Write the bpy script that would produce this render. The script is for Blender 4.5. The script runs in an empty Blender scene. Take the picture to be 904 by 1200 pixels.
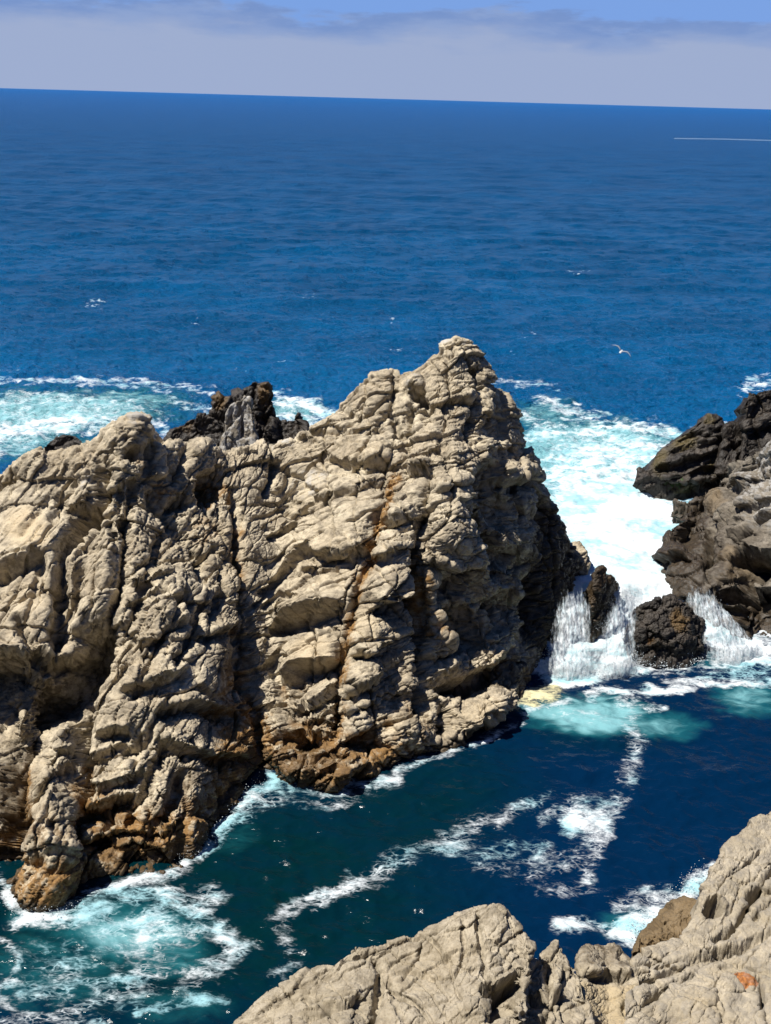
import bpy, math, random
import numpy as np
from mathutils import Matrix, Vector

random.seed(7)
F32 = np.float32
sc = bpy.context.scene
COL = sc.collection

# ------------------------------------------------------------------ camera
# The place is laid out in metres: camera at x=y=0, CAM_H above the mean sea, looking along +Y.
CAM_H = 28.0
FPX = 1167.0                       # focal length in pixels of the 904 x 1200 photograph
ROLL = math.atan(25.0 / 904.0)
PITCH = math.atan(484.5 / FPX)
cp, sp = math.cos(PITCH), math.sin(PITCH)
FWD = np.array([0, cp, -sp])
R0 = np.array([1.0, 0, 0]); U0 = np.array([0, sp, cp])
CR = math.cos(ROLL) * R0 + math.sin(ROLL) * U0
CU = -math.sin(ROLL) * R0 + math.cos(ROLL) * U0
CAM = np.array([0, 0, CAM_H])

def ray(px, py):
    return FWD + (px - 452.0) / FPX * CR - (py - 600.0) / FPX * CU

def at_y(px, py, Y):
    d = ray(px, py); return CAM + d * (Y / d[1])

def at_z(px, py, z=0.0):
    d = ray(px, py); return CAM + d * ((z - CAM_H) / d[2])

def survey(P):
    """bearing of points as seen from the cliff top, in the photo's pixels (used to place traced features)"""
    Q = P - CAM
    w = Q @ FWD
    w = np.where(w < 0.5, 0.5, w)
    return (452.0 + FPX * (Q @ CR) / w).astype(F32), (600.0 - FPX * (Q @ CU) / w).astype(F32)

cam_d = bpy.data.cameras.new("camera")
cam_d.sensor_fit = 'VERTICAL'; cam_d.sensor_height = 36.0; cam_d.sensor_width = 36.0 * 904 / 1200
cam_d.lens = 36.0 * FPX / 1200.0
cam_d.clip_start = 0.5; cam_d.clip_end = 200000.0
cam = bpy.data.objects.new("camera", cam_d)
m = Matrix.Identity(4)
for i in range(3):
    m[i][0] = CR[i]; m[i][1] = CU[i]; m[i][2] = -FWD[i]; m[i][3] = CAM[i]
cam.matrix_world = m
COL.objects.link(cam); sc.camera = cam

# ------------------------------------------------------------------ noise
def _hash(ix, iy, iz, seed):
    h = (ix.astype(np.int64) * 73856093) ^ (iy.astype(np.int64) * 19349663) ^ (iz.astype(np.int64) * 83492791) ^ (seed * 2654435761)
    h = h & 0xFFFFFFFF
    h = ((h ^ (h >> 15)) * 2246822519) & 0xFFFFFFFF
    h = ((h ^ (h >> 13)) * 3266489917) & 0xFFFFFFFF
    return h ^ (h >> 16)

def _r(h, k):
    h = ((h + k * 0x9E3779B9) * 2246822519) & 0xFFFFFFFF
    h = ((h ^ (h >> 13)) * 3266489917) & 0xFFFFFFFF
    return ((h ^ (h >> 16)) & 0xFFFFFF).astype(F32) / F32(0xFFFFFF)

def vnoise(p, seed=0):
    """smooth gradient noise, about -1..1"""
    i = np.floor(p).astype(np.int32); f = (p - i).astype(F32)
    u = f * f * f * (f * (f * 6 - 15) + 10)
    out = 0
    for dx in (0, 1):
        wx = u[:, 0] if dx else 1 - u[:, 0]
        for dy in (0, 1):
            wy = u[:, 1] if dy else 1 - u[:, 1]
            for dz in (0, 1):
                wz = u[:, 2] if dz else 1 - u[:, 2]
                h = _hash(i[:, 0] + dx, i[:, 1] + dy, i[:, 2] + dz, seed)
                g = ((h & 1023).astype(F32) / 511.5 - 1) * (f[:, 0] - dx) + (((h >> 10) & 1023).astype(F32) / 511.5 - 1) * (f[:, 1] - dy) + (((h >> 20) & 1023).astype(F32) / 511.5 - 1) * (f[:, 2] - dz)
                out = out + wx * wy * wz * g
    return (out * 1.5).astype(F32)

def fbm(p, octaves=4, seed=0, gain=0.5, lac=2.03):
    a = 1.0; s = 0; t = 0
    for o in range(octaves):
        s = s + a * vnoise(p, seed + o * 17); t += a
        p = p * lac + 13.7; a *= gain
    return s / t * 1.4

def worley(p, seed=0, jit=0.9):
    """F1, F2 distances, hash of the nearest cell and the offset from its centre"""
    p = p.astype(F32)
    i = np.floor(p).astype(np.int32); f = p - i
    n = len(p)
    f1 = np.full(n, 9, F32); f2 = np.full(n, 9, F32); hid = np.zeros(n, np.int64); off = np.zeros((n, 3), F32)
    for dx in (-1, 0, 1):
        for dy in (-1, 0, 1):
            for dz in (-1, 0, 1):
                h = _hash(i[:, 0] + dx, i[:, 1] + dy, i[:, 2] + dz, seed)
                ox = f[:, 0] - dx - (0.5 + jit * ((h & 1023).astype(F32) / 1023 - .5))
                oy = f[:, 1] - dy - (0.5 + jit * (((h >> 10) & 1023).astype(F32) / 1023 - .5))
                oz = f[:, 2] - dz - (0.5 + jit * (((h >> 20) & 1023).astype(F32) / 1023 - .5))
                d = np.sqrt(ox * ox + oy * oy + oz * oz)
                c = d < f1
                f2 = np.where(c, f1, np.minimum(f2, d))
                f1 = np.where(c, d, f1)
                hid = np.where(c, h, hid)
                off[c, 0] = ox[c]; off[c, 1] = oy[c]; off[c, 2] = oz[c]
    return f1, f2, hid, off

def sstep(a, b, x):
    t = np.clip((x - a) / (b - a), 0, 1)
    return t * t * (3 - 2 * t)

# ------------------------------------------------------------------ curves and grids
def spline(K, n, par=None):
    """(k, d) control rows -> (n, d) through them, with finite-difference tangents; par = parameter of each row"""
    K = np.asarray(K, float); k = len(K)
    if par is None:
        par = np.r_[0, np.cumsum(np.linalg.norm(np.diff(K.reshape(k, -1), axis=0), axis=1) + 1e-6)]
    par = np.asarray(par, float)
    T = np.gradient(K, par, axis=0)
    x = np.linspace(par[0], par[-1], n) if np.isscalar(n) else np.asarray(n)
    j = np.clip(np.searchsorted(par, x, side='right') - 1, 0, k - 2)
    h = (par[j + 1] - par[j]); t = (x - par[j]) / h
    sh = (len(x),) + (1,) * (K.ndim - 1)
    t = t.reshape(sh); h = h.reshape(sh)
    return ((2 * t**3 - 3 * t**2 + 1) * K[j] + (t**3 - 2 * t**2 + t) * h * T[j] + (-2 * t**3 + 3 * t**2) * K[j + 1] + (t**3 - t**2) * h * T[j + 1])

def grid_normals(P):
    du = np.gradient(P, axis=1); dv = np.gradient(P, axis=0)
    n = np.cross(du, dv)
    return n / (np.linalg.norm(n, axis=2, keepdims=True) + 1e-9)

def blur(A, it, axis):
    for _ in range(it):
        B = np.concatenate([A.take([0], axis), A, A.take([-1], axis)], axis)
        n = A.shape[axis]
        A = 0.25 * B.take(range(0, n), axis) + 0.5 * B.take(range(1, n + 1), axis) + 0.25 * B.take(range(2, n + 2), axis)
    return A

def grid_mesh(name, P, material, attrs=None, smooth=True, caps=False):
    nv, nu = P.shape[:2]
    idx = np.arange(nv * nu, dtype=np.int32).reshape(nv, nu)
    q = np.stack([idx[:-1, :-1], idx[:-1, 1:], idx[1:, 1:], idx[1:, :-1]], -1).reshape(-1, 4)
    me = bpy.data.meshes.new(name)
    me.vertices.add(nv * nu); me.vertices.foreach_set('co', P.reshape(-1).astype(F32))
    me.loops.add(q.size); me.loops.foreach_set('vertex_index', q.reshape(-1))
    me.polygons.add(len(q)); me.polygons.foreach_set('loop_start', np.arange(0, q.size, 4, dtype=np.int32))
    me.polygons.foreach_set('use_smooth', np.full(len(q), smooth))
    me.update(calc_edges=True)
    for k, a in (attrs or {}).items():
        at = me.attributes.new(k, 'FLOAT_COLOR', 'POINT')
        at.data.foreach_set('color', np.ascontiguousarray(a, F32).reshape(-1))
    me.materials.append(material)
    o = bpy.data.objects.new(name, me); COL.objects.link(o)
    return o

def tri_mesh(name, V, Fc, material, smooth=True):
    me = bpy.data.meshes.new(name)
    me.from_pydata([tuple(map(float, v)) for v in V], [], [tuple(map(int, f)) for f in Fc])
    me.update()
    me.polygons.foreach_set('use_smooth', np.full(len(me.polygons), smooth))
    me.materials.append(material)
    o = bpy.data.objects.new(name, me); COL.objects.link(o)
    return o

def tag(o, label=None, cat=None, group=None, kind=None):
    if label: o['label'] = label
    if cat: o['category'] = cat
    if group: o['group'] = group
    if kind: o['kind'] = kind
    return o

# ------------------------------------------------------------------ node helpers
def new_mat(name):
    mt = bpy.data.materials.new(name); mt.use_nodes = True
    nt = mt.node_tree; nt.nodes.clear()
    return mt, nt

def N(nt, typ, **kw):
    n = nt.nodes.new(typ)
    ins = kw.pop('ins', {})
    for k, v in kw.items(): setattr(n, k, v)
    for k, v in ins.items():
        s = n.inputs[k]
        if isinstance(v, bpy.types.NodeSocket): nt.links.new(v, s)
        else: s.default_value = v
    return n

def math_(nt, op, a, b=None, c=None, clamp=False):
    n = N(nt, 'ShaderNodeMath', operation=op, use_clamp=clamp)
    for i, v in enumerate((a, b, c)):
        if v is None: continue
        if isinstance(v, bpy.types.NodeSocket): nt.links.new(v, n.inputs[i])
        else: n.inputs[i].default_value = v
    return n.outputs[0]

def mixc(nt, fac, a, b, blend='MIX'):
    n = N(nt, 'ShaderNodeMix', data_type='RGBA', blend_type=blend)
    for s, v in ((n.inputs['Factor'], fac), (n.inputs[6], a), (n.inputs[7], b)):
        if isinstance(v, bpy.types.NodeSocket): nt.links.new(v, s)
        elif s.type == 'RGBA': s.default_value = (*v[:3], 1)
        else: s.default_value = v
    return n.outputs[2]

def smap(nt, v, a, b, lo=0.0, hi=1.0):
    n = N(nt, 'ShaderNodeMapRange', interpolation_type='SMOOTHSTEP')
    for s, x in zip(('Value', 'From Min', 'From Max', 'To Min', 'To Max'), (v, a, b, lo, hi)):
        if isinstance(x, bpy.types.NodeSocket): nt.links.new(x, n.inputs[s])
        else: n.inputs[s].default_value = x
    return n.outputs[0]

def noise(nt, vec, scale, detail=4, rough=0.55, dist=0.0):
    n = N(nt, 'ShaderNodeTexNoise', ins={'Scale': scale, 'Detail': detail, 'Roughness': rough, 'Distortion': dist})
    nt.links.new(vec, n.inputs['Vector'])
    return n.outputs['Fac']
# ------------------------------------------------------------------ daylight
SUN_DIR = np.array([-0.45, -0.10, 0.885]); SUN_DIR = SUN_DIR / np.linalg.norm(SUN_DIR)
sun_el = math.asin(SUN_DIR[2]); sun_az = math.atan2(SUN_DIR[0], SUN_DIR[1])      # clockwise from +Y
sd = bpy.data.lights.new("sun", 'SUN'); sd.energy = 5.0; sd.angle = math.radians(0.53); sd.color = (1.0, 0.955, 0.88)
so = bpy.data.objects.new("sun", sd); COL.objects.link(so)
so.rotation_euler = Vector(SUN_DIR.tolist()).to_track_quat('Z', 'Y').to_euler()
so.location = (-60, -20, 90)

w = bpy.data.worlds.new("World"); sc.world = w; w.use_nodes = True
nt = w.node_tree; nt.nodes.clear()
sky = N(nt, 'ShaderNodeTexSky', sky_type='NISHITA')
sky.sun_disc = False; sky.sun_elevation = sun_el; sky.sun_rotation = sun_az
sky.altitude = 20; sky.air_density = 1.0; sky.dust_density = 0.6; sky.ozone_density = 1.6
tc = N(nt, 'ShaderNodeTexCoord')
sep = N(nt, 'ShaderNodeSeparateXYZ', ins={0: tc.outputs['Generated']})
el = math_(nt, 'ARCSINE', sep.outputs['Z'])                                   # elevation, radians
# marine layer: a pale bank resting on the horizon, its ragged blue-grey top, torn cloud above it
mp = N(nt, 'ShaderNodeMapping', ins={0: tc.outputs['Generated']}); mp.inputs['Scale'].default_value = (1, 1, 4.5)
n1 = noise(nt, mp.outputs[0], 7.0, 6, 0.55)
n2 = noise(nt, mp.outputs[0], 18.0, 5, 0.6)
rag = math_(nt, 'ADD', math_(nt, 'MULTIPLY', math_(nt, 'SUBTRACT', n1, 0.5), 0.060), math_(nt, 'MULTIPLY', math_(nt, 'SUBTRACT', n2, 0.5), 0.030))
el2 = math_(nt, 'ADD', el, rag)
bank = smap(nt, el2, 0.066, 0.074, 1.0, 0.0)
wisp = math_(nt, 'MULTIPLY', smap(nt, n1, 0.53, 0.60), smap(nt, el, 0.08, 0.10))
wisp = math_(nt, 'MULTIPLY', wisp, smap(nt, el, 0.16, 0.5, 0.9, 0.12))
cover = math_(nt, 'MULTIPLY', math_(nt, 'MAXIMUM', bank, wisp), smap(nt, sep.outputs['Y'], -.1, .35))      # the fog bank lies out at sea, not over the land behind
skyc = mixc(nt, math_(nt, 'MAXIMUM', smap(nt, el, 0.1, 0.45), smap(nt, sep.outputs['Y'], .35, -.1)), (2.7, 4.9, 10.2), mixc(nt, 1.0, sky.outputs[0], (0.26, 0.46, 0.86), 'MULTIPLY'))
topc = mixc(nt, smap(nt, n2, 0.35, 0.65), (2.5, 4.0, 7.9), (3.5, 4.9, 8.4))
grey = mixc(nt, smap(nt, el2, 0.042, 0.066), (4.6, 5.65, 8.4), topc)
colr = mixc(nt, cover, skyc, grey)
bg = N(nt, 'ShaderNodeBackground', ins={0: colr, 1: 0.055})
wo = N(nt, 'ShaderNodeOutputWorld'); nt.links.new(bg.outputs[0], wo.inputs[0])

sc.view_settings.view_transform = 'Standard'; sc.view_settings.look = 'None'
sc.view_settings.exposure = 0.45; sc.view_settings.gamma = 1.0; sc.view_settings.use_curve_mapping = False
sc.render.engine = 'CYCLES'
sc.cycles.max_bounces = 6; sc.cycles.diffuse_bounces = 1; sc.cycles.use_denoising = True
# ------------------------------------------------------------------ rock building
def seg_dist(x, y, pts):
    """distance to a polyline, signed side (+ = below the line in the picture for a line drawn left to right) and 0..1 position"""
    best = np.full(x.shape, 1e9, F32); side = np.zeros(x.shape, F32); pos = np.zeros(x.shape, F32)
    L = np.r_[0, np.cumsum([math.hypot(b[0] - a[0], b[1] - a[1]) for a, b in zip(pts[:-1], pts[1:])])]
    for k, (a, b) in enumerate(zip(pts[:-1], pts[1:])):
        dx, dy = b[0] - a[0], b[1] - a[1]; l2 = dx * dx + dy * dy + 1e-9
        t = np.clip(((x - a[0]) * dx + (y - a[1]) * dy) / l2, 0, 1)
        d = np.hypot(x - a[0] - t * dx, y - a[1] - t * dy)
        c = d < best
        best = np.where(c, d, best)
        side = np.where(c, np.sign(dx * (y - a[1]) - dy * (x - a[0])), side)
        pos = np.where(c, (L[k] + t * math.sqrt(l2)) / L[-1], pos)
    return best, side, pos

def region(x, y, pts, R):
    xs = [p[0] for p in pts]; ys = [p[1] for p in pts]
    return (x > min(xs) - R) & (x < max(xs) + R) & (y > min(ys) - R) & (y < max(ys) + R)

def taper(pos):
    return sstep(0, 0.12, pos) * sstep(1, 0.88, pos)

BUMP_K = 0.7
class Relief:
    """relief traced on a rock's face: adds to d (metres along the normal)"""
    def __init__(s, x, y, mask):
        s.x, s.y, s.mask = x, y, mask
        s.d = np.zeros(x.shape, F32)
    def crack(s, pts, w, depth, tap=True):
        i = np.where(region(s.x, s.y, pts, 4 * w) & s.mask)[0]
        if not len(i): return
        D, sd, pos = seg_dist(s.x[i], s.y[i], pts)
        s.d[i] -= depth * np.exp(-(D / w) ** 2) * (taper(pos) if tap else 1)
    def ledge(s, pts, up_w, lip, low_w, depth, soft=3.0):
        """a shelf: proud above the line, undercut below it"""
        R = 3.2 * max(up_w, low_w)
        i = np.where(region(s.x, s.y, pts, R) & s.mask)[0]
        if not len(i): return
        D, sd, pos = seg_dist(s.x[i], s.y[i], pts)
        q = D * sd
        up = lip * np.exp(-(D / up_w) ** 2); lo = -depth * np.exp(-(D / low_w) ** 1.5)
        b = sstep(-soft, soft, q)
        s.d[i] += (up * (1 - b) + lo * b) * taper(pos)
    def bump(s, cx, cy, rx, ry, ang, h, p=1.0):
        R = max(rx, ry)
        i = np.where(region(s.x, s.y, [(cx, cy)], R) & s.mask)[0]
        if not len(i): return
        a = math.radians(ang); dx, dy = s.x[i] - cx, s.y[i] - cy
        u = (dx * math.cos(a) - dy * math.sin(a)) / rx; v = (dx * math.sin(a) + dy * math.cos(a)) / ry
        r2 = np.clip(u * u + v * v, 0, 1)
        s.d[i] += (BUMP_K if h > 0 else 1.15) * h * (1 - r2) ** p

def blob(x, y, cx, cy, rx, ry, ang=0.0, soft=0.5):
    a = math.radians(ang); dx, dy = x - cx, y - cy
    u = (dx * math.cos(a) - dy * math.sin(a)) / rx; v = (dx * math.sin(a) + dy * math.cos(a)) / ry
    return sstep(1.0, 1 - soft, np.sqrt(u * u + v * v))

def stroke(x, y, pts, w):
    D, sd, pos = seg_dist(x, y, pts)
    return np.exp(-(D / w) ** 2)

def loft(cols, nu, nf, nb, mids=(0.3, 0.6, 0.85), gy=None):
    """cols: dict(b=(px,py) waterline, r=(px,py,Y) crest, bow=metres, back=metres [, z0=foot height])"""
    K = []
    for c in cols:
        bx, by = c['b'][:2]; rx, ry, rY = c['r']
        B = at_z(bx, by, c.get('z0', 0.0)) if len(c['b']) == 2 else at_y(*c['b'])
        Rg = at_y(rx, ry, rY if rY > 8 else B[1] + rY)
        rY = Rg[1]
        bow = c.get('bow', 0.4); bk = c.get('back', 6.0); h = max(Rg[2], 0.3)
        foot = B + np.array([0, -0.5, -1.6 - max(B[2], 0)]) if len(c['b']) == 2 else B + np.array([0, -1.2, -1.0])
        rows = [foot, B]
        for t in mids:
            g = t if gy is None else gy(t)
            q = at_y(bx + (rx - bx) * t, by + (ry - by) * t, B[1] + (rY - B[1]) * g)
            d = (CAM - q) / np.linalg.norm(CAM - q)
            rows.append(q + d * (bow * math.sin(math.pi * min(t * 1.05, 1)) - c.get('und', 0) * math.exp(-((t - .3) / .16) ** 2) + .35 * c.get('und', 0) * math.exp(-((t - .6) / .16) ** 2)))
        rows.append(Rg)
        dr = np.array(c.get('bdir', (0.0, 1.0, 0.0)))
        if c.get('steep'): rows += [Rg + dr * bk * .05 + np.array([0, 0, -0.22 * h]), Rg + dr * bk * .2 + np.array([0, 0, -.65 * h]), Rg + dr * bk * .5 + np.array([0, 0, -Rg[2] - 1.5])]
        else: rows += [Rg + dr * bk * .22 + np.array([0, 0, -0.10 * h]), Rg + dr * bk * .6 + np.array([0, 0, -.45 * h]), Rg + dr * bk + np.array([0, 0, -Rg[2] - 1.5])]
        K.append(rows)
    K = np.array(K)                                   # cols, rows, 3
    K = K.transpose(1, 0, 2)
    mid = K[len(mids) + 1]
    parU = np.r_[0, np.cumsum(np.linalg.norm(np.diff((K[1] + mid + K[2]) / 3, axis=0), axis=1) + 1e-3)]
    G = spline(K.transpose(1, 0, 2), np.linspace(0, parU[-1], nu), parU)     # nu, rows, 3
    G = G.transpose(1, 0, 2)                                                  # rows, nu, 3
    pv = np.array([-0.08, 0.0, *mids, 1.0, 1.14, 1.5, 2.0])
    v = np.r_[np.linspace(-0.08, 1.0, nf), np.linspace(1.0, 2.0, nb + 1)[1:]]
    P = spline(G, v, pv)
    return P, v

def detail(P, Nn, cell=2.4, amp=1.0, lump=1.0, fol=(0.92, 0.1, 0.40), stretch=1.9, seed=0, angular=0.6, fine=1.0, levels=(0, 5), large=1.0, stri=1.0, beds=()):
    """blocky, foliated relief in world space: nested joint blocks with tilted faces and grooves between"""
    p = P.astype(F32)
    e1 = np.array(fol, float); e1 /= np.linalg.norm(e1)
    e3 = np.array([0, -0.75, 0.66]); e3 -= e3.dot(e1) * e1; e3 /= np.linalg.norm(e3)
    e2 = np.cross(e3, e1)
    w1 = np.stack([fbm(p * 0.28 / cell * 2.4 + s, 3, seed + 5 + k) for k, s in enumerate((0., 31., 57.))], 1)
    q0 = p + w1 * 0.13 * cell
    w2 = np.stack([vnoise(p * 1.9 / cell * 2.4 + s, seed + 25 + k) for k, s in enumerate((0., 31., 57.))], 1)
    q0 = q0 + w2 * 0.02 * cell
    q = np.stack([q0 @ e1 / stretch, q0 @ e2, q0 @ e3 * 0.8], 1).astype(F32)
    d = (0.55 * fbm(p * (0.55 / cell), 3, seed + 1) * cell * 0.38 * amp * large) if large else np.zeros(len(p), F32)
    ang = angular
    lum = lump if isinstance(lump, np.ndarray) else np.full(len(p), lump, F32)
    size = cell
    for k, (sc_, a, gw, gd) in enumerate(((1.0, .26, .06, .24), (0.42, .12, .04, .20), (0.19, .14, .055, .26), (0.085, .16, .11, .26), (0.04, .09, .2, .14))):
        if not levels[0] <= k < levels[1]: continue
        f1, f2, h, off = worley(q / (size * sc_) + 7.3 * k, seed + 40 + k)
        e = f2 - f1
        t = size * sc_
        tilt = ((_r(h, 1) - .5) * off[:, 0] + (_r(h, 2) - .5) * off[:, 1] + (_r(h, 3) - .5) * off[:, 2]) * 1.3
        rnd = np.sqrt(np.clip(e, 0, .7) / .7)                                  # rounded shoulder
        gr = -(1 - sstep(0, gw, e))
        crackvar = np.clip(2.3 * _r(h, 5) - .35, 0, 2)
        lay = a * t * ((_r(h, 4) - .5) * 1.5 + tilt * angular * 1.6) + t * gd * (gr * crackvar + 1.25 * (rnd - .6) * (1.25 - angular))
        d = d + lay * amp * (lum if k else (0.55 + 0.45 * lum))
    if fine:
        sq = np.stack([q0 @ e1 / 3.2, q0 @ e2 * 1.6, q0 @ e3 * 4.2], 1).astype(F32)
        s1 = 1 - 2 * np.abs(vnoise(sq, seed + 70)); s2 = 1 - 2 * np.abs(vnoise(sq * 2.3 + 4, seed + 71))
        d = d + stri * (.055 * s1 + .03 * s2) * amp * (.4 + .6 * lum)
        d = d + fine * (0.030 * fbm(p * 3.3, 3, seed + 90) + 0.010 * fbm(p * 14., 2, seed + 95)) * (0.5 + 0.5 * lum)
    for n_, spacing, step, saw, gw, gd, sd_, *mk_ in beds:
        # a family of bedding planes or joints: each sheet has its own height, is proud at its lower edge and parted by an open crack
        n_ = np.array(n_, float); n_ /= np.linalg.norm(n_)
        ss = (p @ n_ + 0.45 * spacing * vnoise(p * (.55 / spacing), sd_) + 0.10 * spacing * vnoise(p * (2.1 / spacing), sd_ + 1)) / spacing
        ss = ss + 0.35 * np.sin(ss * 1.7 + sd_)                               # uneven thickness
        i = np.floor(ss); f = (ss - i).astype(F32)
        hh = _hash(i.astype(np.int32), i.astype(np.int32) * 0 + sd_, i.astype(np.int32) * 0, sd_)
        r1, r2 = _r(hh, 1), _r(hh, 2)
        ext = sstep(-.25, .35, vnoise(p * (.42 / spacing) + r1[:, None] * 37, sd_ + 2) + .12)     # each crack dies out along its length
        dist = np.minimum(f, 1 - f) * spacing
        d = d + ext * (step * (r2 - .5) + saw * (.5 - f)) * (.45 + .55 * lum) * (mk_[0] if mk_ else 1) - gd * ext * np.exp(-(dist / gw) ** 2) * (mk_[0] if mk_ else 1)
    return d.astype(F32)

def build_rock(name, P, v, material, dfun, dfun2, mfun, soft_n=6, soft2=9, ease=2):
    """displace a lofted base in two passes (mass and ledges, then joint blocks and cracks on the new surface) and colour it"""
    nv, nu = P.shape[:2]
    flat = P.reshape(-1, 3)
    x, y = survey(flat)
    front = np.repeat(v <= 1.03, nu)
    def normals(G, k):
        n = grid_normals(G); n = blur(blur(n, k, 0), k, 1); n = n / (np.linalg.norm(n, axis=2, keepdims=True) + 1e-9)
        return n.reshape(-1, 3)
    n0 = normals(P, soft_n); sgn = -1.0 if np.mean(n0[:, 2]) < 0 else 1.0
    Q = flat + sgn * n0 * dfun(flat, sgn * n0, x, y, front)[:, None]
    Q = blur(blur(Q.reshape(nv, nu, 3), ease, 0), ease, 1).reshape(-1, 3)       # let steep steps take up a few more rows
    n1 = sgn * normals(Q.reshape(nv, nu, 3), soft2)
    Q = Q + n1 * dfun2(Q, n1, x, y, front)[:, None]
    msk = mfun(Q, n1, x, y, front)
    return grid_mesh(name, Q.reshape(nv, nu, 3), material, {'stain': msk})

# ------------------------------------------------------------------ rock materials
def rock_material(name, c_dark, c_mid, c_light, c_warm, c_rust, wet=(0.035, 0.026, 0.016), guano=(0.62, 0.60, 0.56), bump=0.5, rough=0.88, speck=1.0, scale=1.0):
    mt, nt = new_mat(name)
    tc = N(nt, 'ShaderNodeTexCoord'); v = tc.outputs['Object']
    at = N(nt, 'ShaderNodeAttribute', attribute_name='stain')
    sepc = N(nt, 'ShaderNodeSeparateColor', ins={0: at.outputs['Color']})
    rust, wetm, warm, gua = sepc.outputs[0], sepc.outputs[1], sepc.outputs[2], at.outputs['Alpha']
    nA = noise(nt, v, 0.45 * scale, 5, 0.6); nB = noise(nt, v, 2.2 * scale, 6, 0.65); nC = noise(nt, v, 11.0 * scale, 5, 0.7); nD = noise(nt, v, 38.0 * scale, 3, 0.7)
    # foliation bands: thin darker and paler streaks running along the beds
    mp = N(nt, 'ShaderNodeMapping', ins={0: v}); mp.inputs['Rotation'].default_value = (0.5, -0.45, 0.1); mp.inputs['Scale'].default_value = (0.35, 1.0, 3.4)
    nF = noise(nt, mp.outputs[0], 1.6 * scale, 6, 0.68, 0.4)
    base = mixc(nt, smap(nt, nA, 0.36, 0.64), c_mid, c_light)
    base = mixc(nt, smap(nt, nB, 0.40, 0.68, 0.0, 0.9), base, c_dark)
    base = mixc(nt, smap(nt, nF, 0.50, 0.72, 0.0, 0.45), base, c_light)
    base = mixc(nt, smap(nt, nF, 0.46, 0.28, 0.0, 0.55), base, c_dark)
    wv = math_(nt, 'ADD', warm, math_(nt, 'MULTIPLY', math_(nt, 'SUBTRACT', nA, 0.52), 0.9))
    base = mixc(nt, smap(nt, wv, 0.15, 1.1, 0, 0.8), base, c_warm)
    # lichen / mineral speckle
    base = mixc(nt, smap(nt, nC, 0.52, 0.68, 0, 0.65 * speck), base, c_dark)
    base = mixc(nt, smap(nt, nD, 0.54, 0.68, 0, 0.5 * speck), base, c_light)
    rv = math_(nt, 'MULTIPLY', rust, smap(nt, nB, 0.30, 0.62, 0.35, 1.25))
    base = mixc(nt, smap(nt, rv, 0.18, 0.85, 0, 0.92), base, mixc(nt, smap(nt, nC, .4, .6), c_rust, (c_rust[0] * .6, c_rust[1] * .55, c_rust[2] * .55)))
    gv = math_(nt, 'MULTIPLY', gua, smap(nt, nB, 0.38, 0.58, 0.2, 1.2))
    base = mixc(nt, smap(nt, gv, 0.25, 0.9, 0, 0.75), base, guano)
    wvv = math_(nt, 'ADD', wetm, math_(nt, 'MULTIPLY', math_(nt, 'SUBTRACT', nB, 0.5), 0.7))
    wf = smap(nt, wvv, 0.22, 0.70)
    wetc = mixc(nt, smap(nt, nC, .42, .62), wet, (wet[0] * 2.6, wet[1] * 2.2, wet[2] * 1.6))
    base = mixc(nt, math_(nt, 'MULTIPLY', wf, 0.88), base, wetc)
    bh = math_(nt, 'ADD', math_(nt, 'MULTIPLY', nC, 0.55), math_(nt, 'ADD', math_(nt, 'MULTIPLY', nD, 0.18), math_(nt, 'MULTIPLY', nF, 0.9)))
    bp = N(nt, 'ShaderNodeBump', ins={'Strength': bump, 'Distance': 0.09 / scale, 'Height': bh})
    bs = N(nt, 'ShaderNodeBsdfPrincipled', ins={'Base Color': base, 'Roughness': smap(nt, wf, 0, 1, rough, 0.42), 'Normal': bp.outputs[0]})
    bs.inputs['Specular IOR Level'].default_value = 0.3
    out = N(nt, 'ShaderNodeOutputMaterial'); nt.links.new(bs.outputs[0], out.inputs[0])
    return mt

M_PALE = rock_material("pale_sandstone_rock", (0.17, 0.14, 0.10), (0.385, 0.316, 0.217), (0.555, 0.475, 0.34), (0.53, 0.42, 0.265), (0.30, 0.165, 0.05))
M_DARK = rock_material("dark_wet_rock", (0.010, 0.0085, 0.007), (0.026, 0.021, 0.0165), (0.066, 0.053, 0.041), (0.13, 0.075, 0.022), (0.11, 0.055, 0.014), wet=(0.010, 0.008, 0.006), bump=0.8, rough=0.42)
M_WEED = rock_material("weedy_dark_rock", (0.014, 0.012, 0.010), (0.036, 0.030, 0.024), (0.085, 0.070, 0.055), (0.115, 0.085, 0.022), (0.11, 0.055, 0.014), wet=(0.010, 0.008, 0.006), guano=(0.035, 0.085, 0.012), bump=0.8, rough=0.42)
M_BROWN = rock_material("brown_headland_rock", (0.060, 0.050, 0.038), (0.135, 0.113, 0.085), (0.26, 0.225, 0.175), (0.19, 0.125, 0.055), (0.13, 0.068, 0.02), wet=(0.02, 0.015, 0.01), bump=0.6)
M_NEAR = rock_material("near_cliff_rock", (0.19, 0.155, 0.105), (0.33, 0.278, 0.196), (0.43, 0.37, 0.275), (0.43, 0.335, 0.195), (0.42, 0.15, 0.03), bump=0.55, scale=1.4)

mt, nt = new_mat("unseen_dark_scrub")  # dark cover for the unseen hills, added to cut bounced light
v = N(nt, 'ShaderNodeTexCoord').outputs['Object']
c = mixc(nt, smap(nt, noise(nt, v, .6, 6, .65), .42, .6), (0.045, 0.050, 0.022), (0.14, 0.115, 0.075))
bs = N(nt, 'ShaderNodeBsdfPrincipled', ins={'Base Color': c, 'Roughness': .9})
out = N(nt, 'ShaderNodeOutputMaterial'); nt.links.new(bs.outputs[0], out.inputs[0])
M_UNSEEN_SCRUB = mt
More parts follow.
